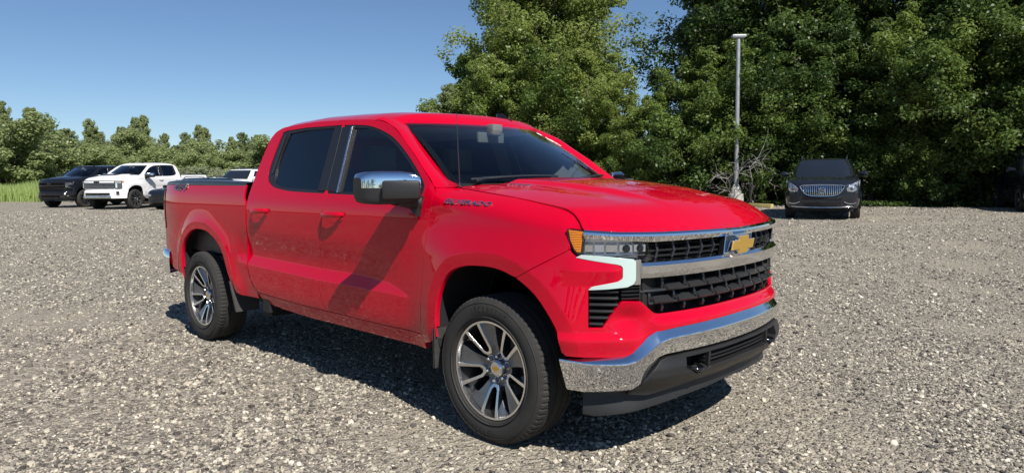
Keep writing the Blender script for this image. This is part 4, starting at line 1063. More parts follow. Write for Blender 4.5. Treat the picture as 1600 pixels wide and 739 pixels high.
    for i, r_ in enumerate(rows):
        x0 = r_[28][0]
        fix.append([(x, y, min(z, 1.831 + .115 * (1 - math.exp(-max(0, (-1.145 + .150 * (1 - (y / .70) ** 2)) - x) / .12))) if abs(y) < .70 else z) for x, y, z in r_])
    fix.append([(x + .006, y, z - .008) for x, y, z in fix[-1]]); fix.append([(x - .004, y, z - .030) for x, y, z in fix[-1]])
    rf = MB(); rf.grid(fix)
    rf.build('roof', paint, T, smooth=40)
    hdr_line = fix[-1]
    # back of the cab
    cb = MB(); G = []
    ysx = np.linspace(-1, 1, 33)
    for z in np.linspace(.55, 1.80, 27):
        half = float(CAB(z)) - .003; xe = float(np.interp(z, [.55, .61, .69, .80, .95, 1.15, 1.30, 1.60, 1.74, 1.80], [-2.67, -2.745, -2.80, -2.822, -2.822, -2.80, -2.786, -2.768, -2.742, -2.715]))
        G.append([(xe - min(.04, .09 + xe + 2.76) * (1 - abs(t) ** 9) if z < 1.70 else xe - .035 * (1 - abs(t) ** 9) * (1 - (z - 1.70) / .12), t * half, z) for t in np.concatenate([-np.linspace(1, .9, 12), np.linspace(-.88, .88, 15), np.linspace(.9, 1, 12)])])
    cb.grid(G); cb.build('cab_back', paint, T, smooth=50)
    rwn = MB(); rwn.box((-2.818, -.62, 1.46), (-2.812, .62, 1.76)); rwn.build('rear_window', M['privacy'], T)
    # windscreen pillars: strip between the door opening and the glass
    OUTL = [(-1.30, .772, 1.845), (-1.209, .773, 1.834), (-1.10, .788, 1.797), (-1.006, .806, 1.757), (-.87, .840, 1.667), (-.74, .874, 1.582), (-.64, .899, 1.509), (-.54, .922, 1.437), (-.495, .930, 1.396), (-.445, .898, 1.391), (-.395, .862, 1.390)]
    INNL = [(-1.19, .705, 1.853), (-1.145, .660, 1.831), (-1.06, .668, 1.780), (-.985, .682, 1.728), (-.88, .705, 1.655), (-.77, .728, 1.580), (-.66, .749, 1.506), (-.545, .772, 1.437), (-.455, .790, 1.410), (-.405, .812, 1.400), (-.365, .838, 1.392)]
    O = catmull(OUTL, 4); I = catmull(INNL, 4); G = []
    for a, b in zip(O, I):
        a, b = Vector(a), Vector(b); row = []
        for t in np.linspace(0, 1, 11):
            q = a.lerp(b, t); bul = math.sin(math.pi * t) * .020 * (1 - .35 * t)
            nrm = Vector((.45, .75, .55)).normalized(); row.append(q + nrm * bul)
        row = [Vector(a) + Vector((-.008, -.016, -.006))] + row + [b + Vector((-.012, -.004, -.012))]
        G.append([(v.x, -v.y, v.z) for v in row])
    ap = MB(); ap.grid(G); ap.pair('windscreen_pillar', paint, T, smooth=50)
    # windscreen
    def wbase(y): return Vector((-.16 - .30 * (abs(y) / .775) ** 2.0 - .02, y, 1.402 + .008 * (abs(y) / .775)))
    def whead(y): return Vector((-.980 - .150 * (abs(y) / .66) ** 2, y, 1.822))
    G = []
    for v in np.linspace(-.02, 1, 21):
        row = []
        for t in np.linspace(-1, 1, 41):
            a = whead(t * .668); b = wbase(t * .800); q = a.lerp(b, v); q = q + Vector((.6, 0, .8)) * (.022 * math.sin(math.pi * max(0, v)))
            row.append(tuple(q))
        G.append(row)
    ws = MB(); ws.grid(G); wsc = ws.build('windscreen', M['windscreen'], T, smooth=60)
    fb = MB()
    for t0, t1 in ((-1.0, -.955), (.955, 1.0)):
        g2 = []
        for v in np.linspace(0, 1, 21):
            g2.append([tuple(whead(t * .668).lerp(wbase(t * .80), v) + Vector((.6, 0, .8)) * (.022 * math.sin(math.pi * v) - .004)) for t in (t0, t1)])
        fb.grid(g2)
    g2 = []
    for v in (0, .035):
        g2.append([tuple(whead(t * .668).lerp(wbase(t * .80), v) + Vector((.6, 0, .8)) * (-.004)) for t in np.linspace(-1, 1, 41)])
    fb.grid(g2); fb.build('black_border', M['gloss_black'], wsc, smooth=60)
    # cowl
    cw = MB(); G = []
    for v in np.linspace(0, 1, 5):
        row = []
        for t in np.linspace(-1, 1, 31):
            b = wbase(t * .80) + Vector((-.03, 0, .006)); y = t * .83; xr = np.interp(abs(y), [0, .2, .4, .6, .74, .83], [-.19, -.205, -.24, -.29, -.33, -.36])
            e = Vector((float(xr), y, float(Hz(np.array([xr]), np.array([y]))[0]) - .03)); q = b.lerp(e, v); q.z -= .012 * math.sin(math.pi * v); row.append(tuple(q))
        G.append(row)
    cw.grid(G); cw.build('cowl', M['plastic'], T)
    if main or hd:
        for y0, y1 in ((-.70, -.12), (.0, .60)):
            wp = MB(); P = [];
            for t in np.linspace(0, 1, 9):
                y = y0 + (y1 - y0) * t; b = wbase(y); P.append(b.lerp(whead(y * .85), .035 + .05 * t) + Vector((.6, 0, .8)) * (.02 + .012 * math.sin(math.pi * t)))
            wp.tube(P, .0075, 6); wp.tube([wbase(y0) + Vector((.03, 0, .02)), P[1], P[4]], [.012, .010, .007], 6)
            wp.build('wiper', M['satin'], T)
    # bonnet
    hood = panel('bonnet', HOOD, hood_surf, paint, T, .024, .03, pair=False, flange=.02, seg=.03)
    # ---------------- front end
    if not hd:
        panel('front_fascia', FASCIA, fr(fascia_off), paint, T, .015, .009, pair=False, flange=.02, seg=.02, lines=[[(g * s_x(x), z) for x, z in l if x > .22] for l in CREASE_F for g in (-1, 1)])
    else:
        hf = both([(0., .855), qy(.60, .855), qy(.70, .865), qy(.72, 1.17), qx(.53, 1.18), qx(.25, .937)] + [(-s_x(q[0]), q[1]) for q in ARCH_F if q[0] > .25 and q[1] > .46] + [qx(.535, .46), qy(.86, .46), qy(.60, .46), (0., .46)])
        wht = lambda u, z: fascia_off(u, np.maximum(z, .72)) + .05 * sm(.80, .70, z)
        f_ = panel('front_fascia', hf, fr(wht), paint, T, .03, .02, pair=False, flange=.02, seg=.03)
        gb = MB(); fsweep(gb, -.72, .72, [(.012, .86), (.012, 1.165), (-.06, 1.165), (-.06, .86)]); gb.build('grille', M['gloss_black'], T)
        for zc, hh, m_ in ((1.115, .032, 'white'), (1.040, .013, 'dull_chrome'), (.980, .013, 'dull_chrome'), (.920, .013, 'dull_chrome'), (.868, .010, 'dull_chrome'), (1.168, .012, 'dull_chrome')):
            b_ = MB(); fsweep(b_, -.70, .70, [(-.03, zc - hh), (.034, zc - hh), (.040, zc), (.032, zc + hh), (-.03, zc + hh)]); b_.build('grille_bar', M[m_], T)
        li = MB(); fsweep(li, -.56, .56, [(.02, .58), (.092, .58), (.092, .68), (.02, .68)]); li.build('bumper_intake', M['gloss_black'], T)
        sk = MB(); fsweep(sk, -.60, .60, [(.02, .47), (.086, .47), (.094, .52), (.086, .56), (.02, .56)]); sk.build('skid_plate', M['dull_chrome'], T)
        for s_ in (-1, 1):
            hl = MB(); fsweep(hl, s_ * .72, s_ * .90, [(-.02, .86), (.040, .86), (.042, 1.165), (-.02, 1.165)], 10); hh_ = hl.build('headlight', M['lamp_dark'], T)
            h2 = MB(); fsweep(h2, s_ * .735, s_ * .88, [(.0, 1.06), (.048, 1.06), (.048, 1.14), (.0, 1.14)], 10); h2.build('lamp', M['reflector'], hh_)
            h3 = MB(); fsweep(h3, s_ * .745, s_ * .79, [(.0, .88), (.050, .88), (.050, 1.05), (.0, 1.05)], 4); h3.build('light_guide', M['drl'], hh_)
            h4 = MB(); fsweep(h4, s_ * .885, s_ * .935, [(.0, 1.10), (.022, 1.10), (.022, 1.16), (.0, 1.16)], 4); h4.build('marker', M['amber'], hh_)
            h5 = MB(); fsweep(h5, s_ * .76, s_ * .83, [(.0, .64), (.11, .64), (.11, .74), (.0, .74)], 4); h5.build('fog_lamp', M['gloss_black'], T)
        sc = MB(); sc.prism([(.02, -.34, 1.43), (.36, -.34, 1.405), (.36, .34, 1.405), (.02, .34, 1.43)], (0, 0, -.01), (0, 0, .030)); sc.build('bonnet_intake', M['gloss_black'], hood)
        sm_ = MB(); sm_.prism([(x, 0, z) for x, z in [(-.012, -.03), (.012, -.03), (.012, .03), (-.012, .03)]], (.975, -.13, 1.115), (.975, .13, 1.115)); sm_.build('badge', M['gloss_black'], T, smooth=0)
    bk = panel('grille_backing', both([(0., 1.165), qy(.75, 1.16), qy(.93, 1.15), qy(.93, .70), qy(.6, .70), (0., .70)]), fr(-.085), M['liner'], T, .06, .06, pair=False, flange=0)
    ct = chrome
    if not hd:
        tb = MB(); fsweep(tb, -.924, .924, lambda y: [(-.05, LIPZ(y) - .008), (-.002, LIPZ(y) - .006), (.016, LIPZ(y) - .016), (.018, LIPZ(y) - .026), (.006, (1.130 if y < .70 else 1.130 + (y - .70) * .09)), (-.04, (1.130 if y < .70 else 1.130 + (y - .70) * .09))], 90)
        tb.build('grille_surround', chrome, T, smooth=25)
        mbr = MB(); fsweep(mbr, -.739, .739, [(-.04, 1.040), (-.006, 1.040), (.012, 1.031), (.022, 1.016), (.020, .985), (.012, .957), (-.03, .957)], 70)
        mbr.build('grille_bar', chrome, T, smooth=28)
        for sg in (-1, 1):
            ge = MB(); fsweep(ge, sg * .7365, sg * .742, [(-.085, .848), (-.006, .848), (-.006, .956), (-.085, .956)], 3); ge.build('grille_end', M['plastic'], T)
        # upper grille: blades
        for zz, o0 in ((1.112, -.012), (1.082, -.004), (1.055, -.012)):
            b_ = MB(); fsweep(b_, -.70, .70, [(-.075, zz - .004), (o0 - .03, zz - .006), (o0 - .018, zz), (o0 - .03, zz + .006), (-.075, zz + .004)], 50); b_.build('grille_slat', M['satin'], T)
        for i in range(-6, 7):
            if i == 0: continue
            y = i * .107; p_, n_ = fpt(y, 0, 0); t_ = Vector((-n_.y, n_.x, 0)); v_ = MB()
            q = [p_ + n_ * o + Vector((0, 0, z)) for o, z in ((-.075, 1.045), (-.032, 1.045), (-.016, 1.083), (-.032, 1.126), (-.075, 1.126))]
            v_.prism(q, tuple(t_ * -.006), tuple(t_ * .006)); v_.build('grille_fin', M['satin'], T, smooth=0)
        # lower grille: two rows of deep cells with shelves
        for zz in (.889, .826):
            b_ = MB(); fsweep(b_, -(.735 if zz > .84 else .69), (.735 if zz > .84 else .69), [(-.08, zz - .007), (-.018, zz - .009), (-.010, zz - .003), (-.016, zz + .005), (-.08, zz + .007)], 60); b_.build('grille_slat', M['satin'], T, smooth=30)
        for row, (z0, z1, sh) in enumerate(((.893, .950, 0.), (.832, .884, .076), (.780, .822, 0.))):
            for i in range(-6, 7):
                y = i * .152 + sh
                if abs(y) > (.70 if z0 > .83 else .66): continue
                yy = math.copysign(max(abs(y), .002), y if y else 1); p_, n_ = fpt(yy, 0, 0); t_ = Vector((-n_.y, n_.x, 0))
                v_ = MB(); q = [p_ + n_ * o + Vector((0, 0, z)) for o, z in ((-.08, z0), (-.024, z0), (-.018, (z0 + z1) / 2), (-.024, z1), (-.08, z1))]
                v_.prism(q, tuple(t_ * -.007), tuple(t_ * .007)); v_.build('grille_fin', M['satin'], T, smooth=0)
                if row < 2:
                    s_ = MB(); hw_ = .058
                    c_ = p_ + t_ * .076
                    if abs(c_.y) < .68:
                        q = [c_ + n_ * o + Vector((0, 0, z)) for o, z in ((-.06, z0 - .004), (-.004, z0 - .006), (.001, z0 + .002), (-.040, z0 + .026), (-.06, z0 + .026))]
                        A = [v + t_ * -hw_ for v in q]; Bq = [v + t_ * hw_ for v in q]
                        A[3] = A[3] + t_ * .012; Bq[3] = Bq[3] - t_ * .012
                        n5 = len(q); s_.add(A + Bq, [tuple(range(n5)), tuple(range(2 * n5 - 1, n5 - 1, -1))] + [(k, k + n5, (k + 1) % n5 + n5, (k + 1) % n5) for k in range(n5)])
                        s_.build('grille_shelf', M['satin'], T, smooth=0)
        # emblem
        em = MB(); bow = [(-.128, -.026), (-.050, -.026), (-.056, -.047), (.044, -.047), (.050, -.026), (.128 - .02, -.026), (.128, .022), (.056, .022), (.060, .045), (-.044, .045), (-.048, .022), (-.128 + .02, .022)]
        pc, nc = fpt(.0005, .028, 1.079)
        mk = lambda k, d: [(pc.x + d, y * k, 1.079 + z * k) for y, z in bow]
        em.prism(mk(1.0, 0), (-.03, 0, 0), (.012, 0, 0)); e_ = em.build('emblem', M['gold'] if variant == 'red' else M['gloss_black'], T, smooth=0, bevel=.003)
        ef = MB(); ef.prism(mk(1.09, 0), (-.05, 0, 0), (.006, 0, 0)); ef.build('emblem_frame', chrome, e_, smooth=0, bevel=.002)
        EB = [(.905, -.160, 1.038), (.905, -.140, 1.130), (.905, .160, 1.130), (.905, .140, 1.038)]
        eb = MB(); eb.prism(EB, (0, 0, 0), (.028, 0, 0)); eb.build('emblem_plate', M['gloss_black'], e_, smooth=0, bevel=.003)
        et = MB(); et.tube([Vector(q) + Vector((.03, 0, 0)) for q in EB + EB[:1]], .004, 6); et.build('emblem_border', chrome, e_)
        # headlights: housing, cells, lamp cover
        LENS = [qy(.705, 1.126), qy(.86, 1.147), qy(.924, 1.148), qy(.929, 1.072), qy(.86, 1.066), qy(.80, 1.056), qy(.735, 1.050), qy(.705, 1.066)]
        AMB = [qy(.922, 1.184), qx(.523, 1.194), qx(.533, 1.14), qx(.556, 1.090), qx(.572, 1.072), qy(.931, 1.070), qy(.926, 1.15)]
        hl = panel('headlight', LENS, fr(-.036), M['lamp_grey' if main else 'lamp_dark'], T, .02, .02, flange=-.03)
        panel('headlight_cover', LENS, fr(.004), M['lens'], hl, .02, .02, flange=.01)
        panel('lamp_bezel', AMB, fr(.001), M['gloss_black'], hl, .012, .012, flange=.02)
        ca, cz_ = -s_x(.556), 1.13
        AMB2 = [(ca + (u - ca) * .80 + .004, cz_ + (z - cz_) * .86 + .004) for u, z in AMB]
        panel('turn_signal', AMB2, fr(lambda u, z: .005 + 0 * u), M['lamp_dark' if variant == 'black' else 'amber'], hl, .012, .012, flange=.02)
        DRL = [qy(.940, 1.058), qy(.930, 1.069), qy(.86, 1.062), qy(.80, 1.052), qy(.772, 1.048), qy(.763, 1.036), qy(.763, .950), qy(.772, .930), qy(.796, .917), qy(.860, .908), qy(.912, .902), qy(.909, .914),
               qy(.83, .9405), qy(.815, .953), qy(.8115, .965), qy(.8115, 1.010), qy(.818, 1.021), qy(.833, 1.0275), qy(.90, 1.044)]
        panel('light_guide', DRL, fr(.008), M['lamp_dark' if variant == 'black' else 'drl'], hl, .012, .012, flange=.03)
        for yy0, yy1, m_, o_ in ((.712, .765, 'lamp_grey', -.010), (.772, .822, 'lamp_grey', -.012), (.830, .866, 'reflector', -.012), (.872, .898, 'lamp_grey', -.012), (.903, .922, 'reflector', -.010)):
            for i, sg in ((0, -1), (1, 1)):
                c_ = MB(); fsweep(c_, sg * yy0, sg * yy1, [(-.06, 1.072), (o_ - .02, 1.074), (o_, 1.085), (o_, 1.118), (o_ - .02, 1.130), (-.06, 1.132)], 8); c_.build('lamp_cell', M[m_], hl[i], smooth=30)
        for i, sg in ((0, -1), (1, 1)):
            for y in (.738, .797):
                pc2, n2 = fpt(sg * y, -.012, 1.100); le = MB(); le.lathe([(.020, -.01), (.019, .004), (.012, .012), (.0004, .014)], 18, axis='x')
                rot = Vector((1, 0, 0)).rotation_difference(n2).to_matrix(); le.v = [tuple(rot @ Vector(q) + pc2) for q in le.v]; le.build('projector', M['gloss_black'], hl[i])
            sl = MB(); fsweep(sl, sg * .712, sg * .925, [(-.05, 1.058), (-.006, 1.066), (-.012, 1.071), (-.05, 1.072)], 16); sl.build('lamp_sill', M['reflector'], hl[i])
        panel('lamp_trim', [qy(.739, 1.046), qy(.760, 1.046), qy(.760, .945), qy(.768, .926), qy(.741, .926)], fr(.004), M['dull_chrome'], T, .02, .02, flange=.03)
        # side grille and corner vents
        for i, sg in ((0, -1), (1, 1)):
            for zz in (.912, .894, .876, .858):
                b_ = MB(); fsweep(b_, sg * .738, sg * .815, [(-.05, zz - .006), (-.008, zz - .006), (-.002, zz), (-.02, zz + .005), (-.05, zz + .005)], 8); b_.build('side_slat', M['satin'], T, smooth=30)
            for zz in (.892, .860, .828, .796, .764, .733):
                y0 = .822 if zz > .85 else .815 + (.846 - zz) / .126 * .061
                b_ = MB(); fsweep(b_, sg * (y0 + .004), sg * .912, [(-.06, zz - .010), (-.014, zz - .010), (-.006, zz - .002), (-.012, zz + .004), (-.06, zz + .012)], 8); b_.build('vent_slat', M['satin'], T, smooth=30)
        # chrome bumper
        us = np.concatenate([np.linspace(-s_x(.497), -s_y(.82), 14)[:-1], np.linspace(-s_y(.82), -s_y(.60), 34)[:-1], np.linspace(-s_y(.60), 0, 20)]); us = np.concatenate([us, -us[-2::-1]])
        G = []
        for u in us:
            y = float(np.interp(abs(u), PS, PY)); t, g, b = T_(y), RG(y), B_(y)
            row = []
            for k, (o, z) in enumerate([(-.05, t + .004), (.004, t + .006), (.016, t + .001), (.031, .45 * t + .55 * g), (.0425, g + .005), (.0455, g - .001), (.0450, g - .008), (.0405, (g + b) / 2 + .01), (.033, b + .020), (.029, b + .004), (.022, b - .002), (-.03, b + .004)]):
                end = .034 * max(0, (.575 - z)) / .16; uu = u - math.copysign(end * float(sm(s_y(.85), s_x(.497), abs(u))), u) if u else u
                row.append(tuple(front(np.array([uu]), z, o)[0]))
            G.append(row)
        bm_ = MB(); bm_.grid(G); bm_.build('front_bumper', ct, T, smooth=32)
        # valance below, with its opening
        VAL = both([(0., .560), qy(.50, .563), qy(.62, .560), qy(.656, .550), qy(.70, .505), qy(.75, .425), qy(.785, .405), qy(.79, .385), qy(.70, .374), qy(.54, .391), qy(.40, .405), qy(.20, .408), (0., .420)])
        oph = [qy(.505, .549), qy(.515, .49), qy(.44, .452), qy(.35, .458), qy(.33, .476), (0., .482), ]
        OPEN = oph + [(-u, z) for u, z in reversed(oph[:-1])] + [(-qy(.3, 0)[0], .5505), (0., .551), (qy(.3, 0)[0], .5505)]
        panel('bumper_valance', VAL, fr(lambda u, z: .040 - .060 * sm(.475, .38, z) + .012 * sm(.56, .50, z)), M['plastic'], T, .03, .012, pair=False, holes=[OPEN], flange=.05, seg=.025)
        vb = panel('valance_backing', both([(0., .57), qy(.56, .57), qy(.56, .43), (0., .43)]), fr(-.06), M['liner'], T, .08, .05, pair=False, flange=0)
        for zz in (.498, .517, .536):
            b_ = MB(); fsweep(b_, -.345, .345, [(-.05, zz - .005), (.018, zz - .006), (.026, zz), (.014, zz + .005), (-.05, zz + .005)], 30); b_.build('valance_slat', M['satin'], T, smooth=30)
        for sg in (-1, 1):
            c0, n0 = fpt(sg * .420, 0, .475); t0 = Vector((-n0.y, n0.x, 0)); hk = MB()
            hk.tube([c0 + n0 * o + t0 * l + Vector((0, 0, z)) for o, l, z in ((-.06, -.035, .01), (.02, -.036, .006), (.052, -.02, .0), (.060, .005, -.002), (.050, .028, .0), (.02, .038, .004), (-.01, .036, .006))], .0105, 8)
            hk.build('tow_hook', M['gloss_black'], T, smooth=60)
            dv = MB(); fsweep(dv, sg * .325, sg * .340, [(-.06, .455), (.04, .458), (.046, .55), (-.06, .55)], 4); dv.build('valance_divider', M['plastic'], T)
            pk = MB(); fsweep(pk, sg * .345, sg * .505, [(-.06, .444), (.035, .452), (.03, .459), (-.06, .468)], 10); pk.build('hook_pocket', M['satin'], T)
        DAM = both([(0., .44), qy(.5, .43), qy(.80, .42), qy(.93, .42), qy(.930, .275), qy(.90, .268), qy(.78, .285), qy(.665, .302), qy(.443, .322), (0., .335)])
        panel('air_dam', DAM, fr(lambda u, z: -.055 + .02 * sm(.40, .27, z)), M['plastic'], T, .04, .02, pair=False, flange=.012)
    # ---------------- mirrors
    for i, sg in ((0, 1), (1, -1)):
        mr = 'door_mirror'
        def body(x0, x1, yo, yi, z0, z1, rnd, nseg=10):
            b = MB(); b.box((x0, -yo, z0), (x1, -yi, z1)); return b
        cp = MB(); G = []
        # housing: stations from the inner to the outer end
        st = [(1.022, .74, .9), (1.045, .90, .95), (1.10, .99, 1), (1.18, 1, 1), (1.232, .96, .98), (1.256, .86, .9), (1.268, .62, .62)]
        for (yy, kz, kx) in st:
            row = []
            for q in np.linspace(0, 2 * math.pi, 29):
                c_, s_ = math.cos(q), math.sin(q); ex = .42
                dx = math.copysign(abs(c_) ** ex, c_) * .085 * kx; dzz = math.copysign(abs(s_) ** ex, s_) * .097 * kz
                row.append((-.585 + dx * (.85 if c_ > 0 else .75) - .88 * (yy - 1.03), -yy, 1.394 + dzz))
            G.append(row)
        up = MB(); up.grid(G)
        # split the shell at mid height: bright cap above, black below
        up_f = [f for f in up.f if sum(up.v[k][2] for k in f) / 4 > 1.395]; lo_f = [f for f in up.f if f not in set(up_f)]
        a_ = MB(); a_.v = up.v; a_.f = lo_f; n0 = len(st) * 0
        a_.f = lo_f + [tuple(range(28)), tuple(6 * 29 + k for k in range(27, -1, -1))]
        rt = a_.build(mr, M['plastic'], T, mirror=(i == 1), smooth=45, weld=1e-5)
        a2 = MB(); a2.v = [(x * 1.0, y, z) for x, y, z in up.v]; a2.f = up_f
        a2.build('mirror_cap', chrome, rt, mirror=(i == 1), smooth=50, weld=1e-5)
        blk = MB(); blk.prism([(-.548, -1.145, 1.440), (-.548, -1.145, 1.345), (-.548, -1.160, 1.328), (-.548, -1.315, 1.326), (-.548, -1.326, 1.345), (-.548, -1.322, 1.428), (-.548, -1.308, 1.440)], (0, 0, 0), (.045, 0, 0)) if False else None
        # textured front block of the housing
        b3 = MB(); b3.box((-.600, -1.235, 1.330), (-.520, -1.020, 1.436), Matrix.Rotation(R(-41), 3, 'Z')); b3.build('mirror_block', M['plastic'], rt, mirror=(i == 1), bevel=.018, smooth=50)
        gl = MB(); gl.box((-.735, -1.25, 1.315), (-.729, -1.05, 1.475), Matrix.Rotation(R(-30), 3, 'Z')); gl.build('mirror_glass', M['chrome'], rt, mirror=(i == 1))
        ar = MB(); ya = .972
        ar.prism([(-.557, -ya, 1.345), (-.70, -ya, 1.340), (-.675, -ya - .012, 1.305), (-.60, -ya - .018, 1.245), (-.565, -ya - .018, 1.225)], (0, .01, 0), (0, -.028, 0))
        G = []
        for t in np.linspace(0, 1, 7):
            c_ = Vector((-.600, -.985, 1.303)).lerp(Vector((-.640, -1.12, 1.325)), t); hx = .050 - .004 * t; hz = .042 - .010 * t
            G.append([c_ + Vector((math.copysign(abs(math.cos(q)) ** .6, math.cos(q)) * hx, 0, math.copysign(abs(math.sin(q)) ** .6, math.sin(q)) * hz)) for q in np.linspace(0, 2 * math.pi, 17)])
        ar.grid(G); ar.build('mirror_arm', M['plastic'], rt, mirror=(i == 1), smooth=40)
    # ---------------- bed
    bed = MB()
    for sg in (-1, 1):
        bed.box((-4.66, min(sg * .86, sg * .90), .78), (-2.84, max(sg * .86, sg * .90), 1.40))
    bed.box((-2.88, -.90, .78), (-2.845, .90, 1.36)); bed.box((-4.66, -.90, .74), (-2.84, .90, .80))
    bed.build('bed_liner', M['plastic'], T, smooth=0)
    for i, sg in ((0, -1), (1, 1)):
        rl = MB(); G = []
        for x in np.linspace(-4.60, -2.832, 24):
            zt = 1.428 + (1.412 - 1.428) * (x + 4.6) / 1.77; yo = float(Ys(x, 1.41, True)[0]) + .002
            cr = .016 * math.sin(math.pi * min(1, max(0, (x + 4.6) / 1.77))) ** .5
            G.append([(x, sg * a, z) for a, z in ((yo, zt - .012), (yo + .001, zt + .004), (yo - .010, zt + .013 + cr), (yo - .06, zt + .020 + cr), (yo - .10, zt + .016 + cr), (yo - .112, zt - .03))])
        rl.grid(G); rl.build('bed_rail_cap', M['satin'], T, smooth=50)
        bc = MB(); G = []
        for z in np.linspace(.66, 1.424, 14):
            row = []
            xs_ = -4.70 if z < 1.0 else -4.685 + (z - 1.0) * .14
            yb = float(Ys(xs_, z, True)[0])
            for t in np.linspace(0, 1, 6): row.append((xs_ - .035 * math.sin(t * math.pi / 2), sg * (yb - .06 * (1 - math.cos(t * math.pi / 2))), z))
            G.append(row)
        bc.grid(G); bc.build('bed_corner', paint, T)
        tl = MB(); G = []
        for z in np.linspace(.98, 1.375, 12):
            row = []; xs_ = -4.655 + (z - 1.0) * .10; yb = float(Ys(xs_, z, True)[0]); e_ = math.sin(math.pi * (z - .96) / .435) ** .3
            for t in np.linspace(0, 1, 9): row.append((xs_ - .085 * math.sin(t * math.pi / 2) * e_ - .004, sg * (yb + .006 - .085 * (1 - math.cos(t * math.pi / 2))), z))
            G.append(row)
        tl.grid(G); tl.build('tail_lamp', M['tail_red'], T, smooth=60)
    tg = MB(); tg.box((-4.74, -.80, .72), (-4.69, .80, 1.405)); tgo = tg.build('tailgate', paint, T, bevel=.012)
    th = MB(); th.box((-4.755, -.12, 1.24), (-4.738, .12, 1.30)); th.build('tailgate_handle', M['plastic'], tgo, bevel=.004)
    PL = catmull([(-4.90, 0), (-4.895, .35), (-4.885, .68), (-4.862, .83), (-4.81, .918), (-4.73, .950), (-4.64, .962), (-4.535, .966)], 5)
    rb_ = MB(); G = []
    for (x, y) in [(q[0], -q[1]) for q in reversed(PL)] + [tuple(q) for q in PL[1:]]:
        e = max(0., (x + 4.80) / .265); zt = .775 - .012 * e; zb = .585 - .07 * min(1, abs(y) / .9); k = 1 - .012 / max(.2, abs(y))
        G.append([(x + .05 * (1 - e), y * .93, zt - .004), (x, y * .985, zt), (x - .004 * (1 - e), y, zt - .012), (x - .008 * (1 - e), y * 1.006, (zt + zb) / 2 + .03), (x - .004 * (1 - e), y * 1.002, zb + .03), (x + .012, y * .985, zb), (x + .03, y * .95, zb - .002)])
    rb_.grid(G); rb_.build('rear_bumper', M['chrome'] if main else chrome, T, smooth=50)
    htc = MB(); htc.box((-4.97, -.05, .44), (-4.60, .05, .54)); htc.box((-4.90, -.30, .47), (-4.70, .30, .53)); htc.build('tow_hitch', M['plastic'], T, bevel=.008)
    # ---------------- underside, wheel wells, flaps
    un = MB()
    un.box((-2.76, -.93, .46), (-.45, .93, .54)); un.box((-4.6, -.85, .55), (-2.8, .85, .74)); un.box((-.45, -.62, .40), (.78, .62, .60)); un.box((-.45, -.60, .55), (.60, .60, 1.15)); un.box((.60, -.72, .42), (.80, .72, 1.10))
    un.box((-4.6, -.52, .36), (.6, -.42, .50)); un.box((-4.6, .42, .36), (.6, .52, .50)); un.box((-3.83, -.70, .34), (-3.66, .70, .48)); un.box((-.08, -.72, .30), (.10, .72, .42))
    un.box((-2.62, -.965, .40), (-2.52, -.80, .50)); un.box((-2.70, -.93, .36), (-2.55, -.70, .48)); un.box((-2.62, .80, .40), (-2.52, .965, .50)); un.box((-2.3, .3, .28), (-1.1, .6, .46))
    un.build('chassis', M['chassis'], T, smooth=0)
    for arch, cx in ((ARCH_F, 0.06), (ARCH_R, -3.68)):
        for i, sg in ((0, -1), (1, 1)):
            lm = MB(); G = []
            bedf = cx < -1
            for (x, z) in arch:
                yo = float(Ys(x, z, bedf)[0]); x2 = x + (cx - x) * -.02; z2 = z + .012
                yo = yo - .012
                G.append([(x2, sg * yo, z2), (x2, sg * (yo - .05), z2 + .02), (x2, sg * .78, z2 + .03), (x2, sg * .60, z2 + .0)])
            lm.grid(G); inner = [(x, sg * .60, z) for x, z in arch] ; k = len(lm.v)
            lm.add(inner, [tuple(range(len(inner)))]); lm.build('wheel_liner', M['liner'], T, smooth=60)
            # painted return lip of the arch
            rl = MB(); G = []
            for (x, z) in arch:
                yo = float(Ys(x, z, bedf)[0]); G.append([(x, sg * (yo + .0005), z), (x + (cx - x) * .012, sg * (yo - .006), z - .004), (x + (cx - x) * .014, sg * (yo - .03), z - .002)])
            rl.grid([g for g, q in zip(G, arch) if q[1] > (.60 if not bedf or q[0] > -3.6 else .62)]); rl.build('arch_lip', paint, T, smooth=60)
    for xa, xb, zt, zb, ya, ybk in ((-.40, -.50, .585, .34, 1.035, .80), (-3.10, -3.20, .60, .34, 1.015, .78)):
        fl = MB(); G = []
        for t in np.linspace(0, 1, 8):
            z = zt + (zb - zt) * t; x = xa - (.035 if xa > -1 else -.04) * t
            G.append([(x + .010, -ybk, z), (x + .0, -.9, z), (x - .004, -ya + .03 * t, z), (x - .03, -ya + .02 + .03 * t, z)])
        fl.grid(G); fl.grid([[(x - .012, y, z) for x, y, z in r_] for r_ in G]); fl.pair('mud_flap', M['flap'], T, smooth=50)
    # ---------------- cabin
    def soft(name, lo, hi, mat, parent, bv=.05, rot=None):
        b = MB(); b.box(lo, hi, rot); return b.build(name, mat, parent, bevel=bv, smooth=60)
    for sg in (-1, 1):
        s_ = soft('front_seat', (-1.62, sg * .40 - .26, .72), (-1.05, sg * .40 + .26, .92), M['seat'], T)
        soft('backrest', (-1.78, sg * .40 - .25, .88), (-1.62, sg * .40 + .25, 1.48), M['seat'], s_, rot=Matrix.Rotation(R(-12), 3, 'Y'))
        soft('headrest', (-1.83, sg * .40 - .13, 1.50), (-1.73, sg * .40 + .13, 1.70), M['seat'], s_, .03)
    r_ = soft('rear_seat', (-2.60, -.70, .72), (-2.10, .70, .92), M['seat'], T)
    soft('backrest', (-2.70, -.70, .88), (-2.58, .70, 1.45), M['seat'], r_, rot=Matrix.Rotation(R(-6), 3, 'Y'))
    for sg in (-1, 1): soft('headrest', (-2.70, sg * .42 - .13, 1.46), (-2.62, sg * .42 + .13, 1.62), M['seat'], r_, .03)
    db = MB(); G = []
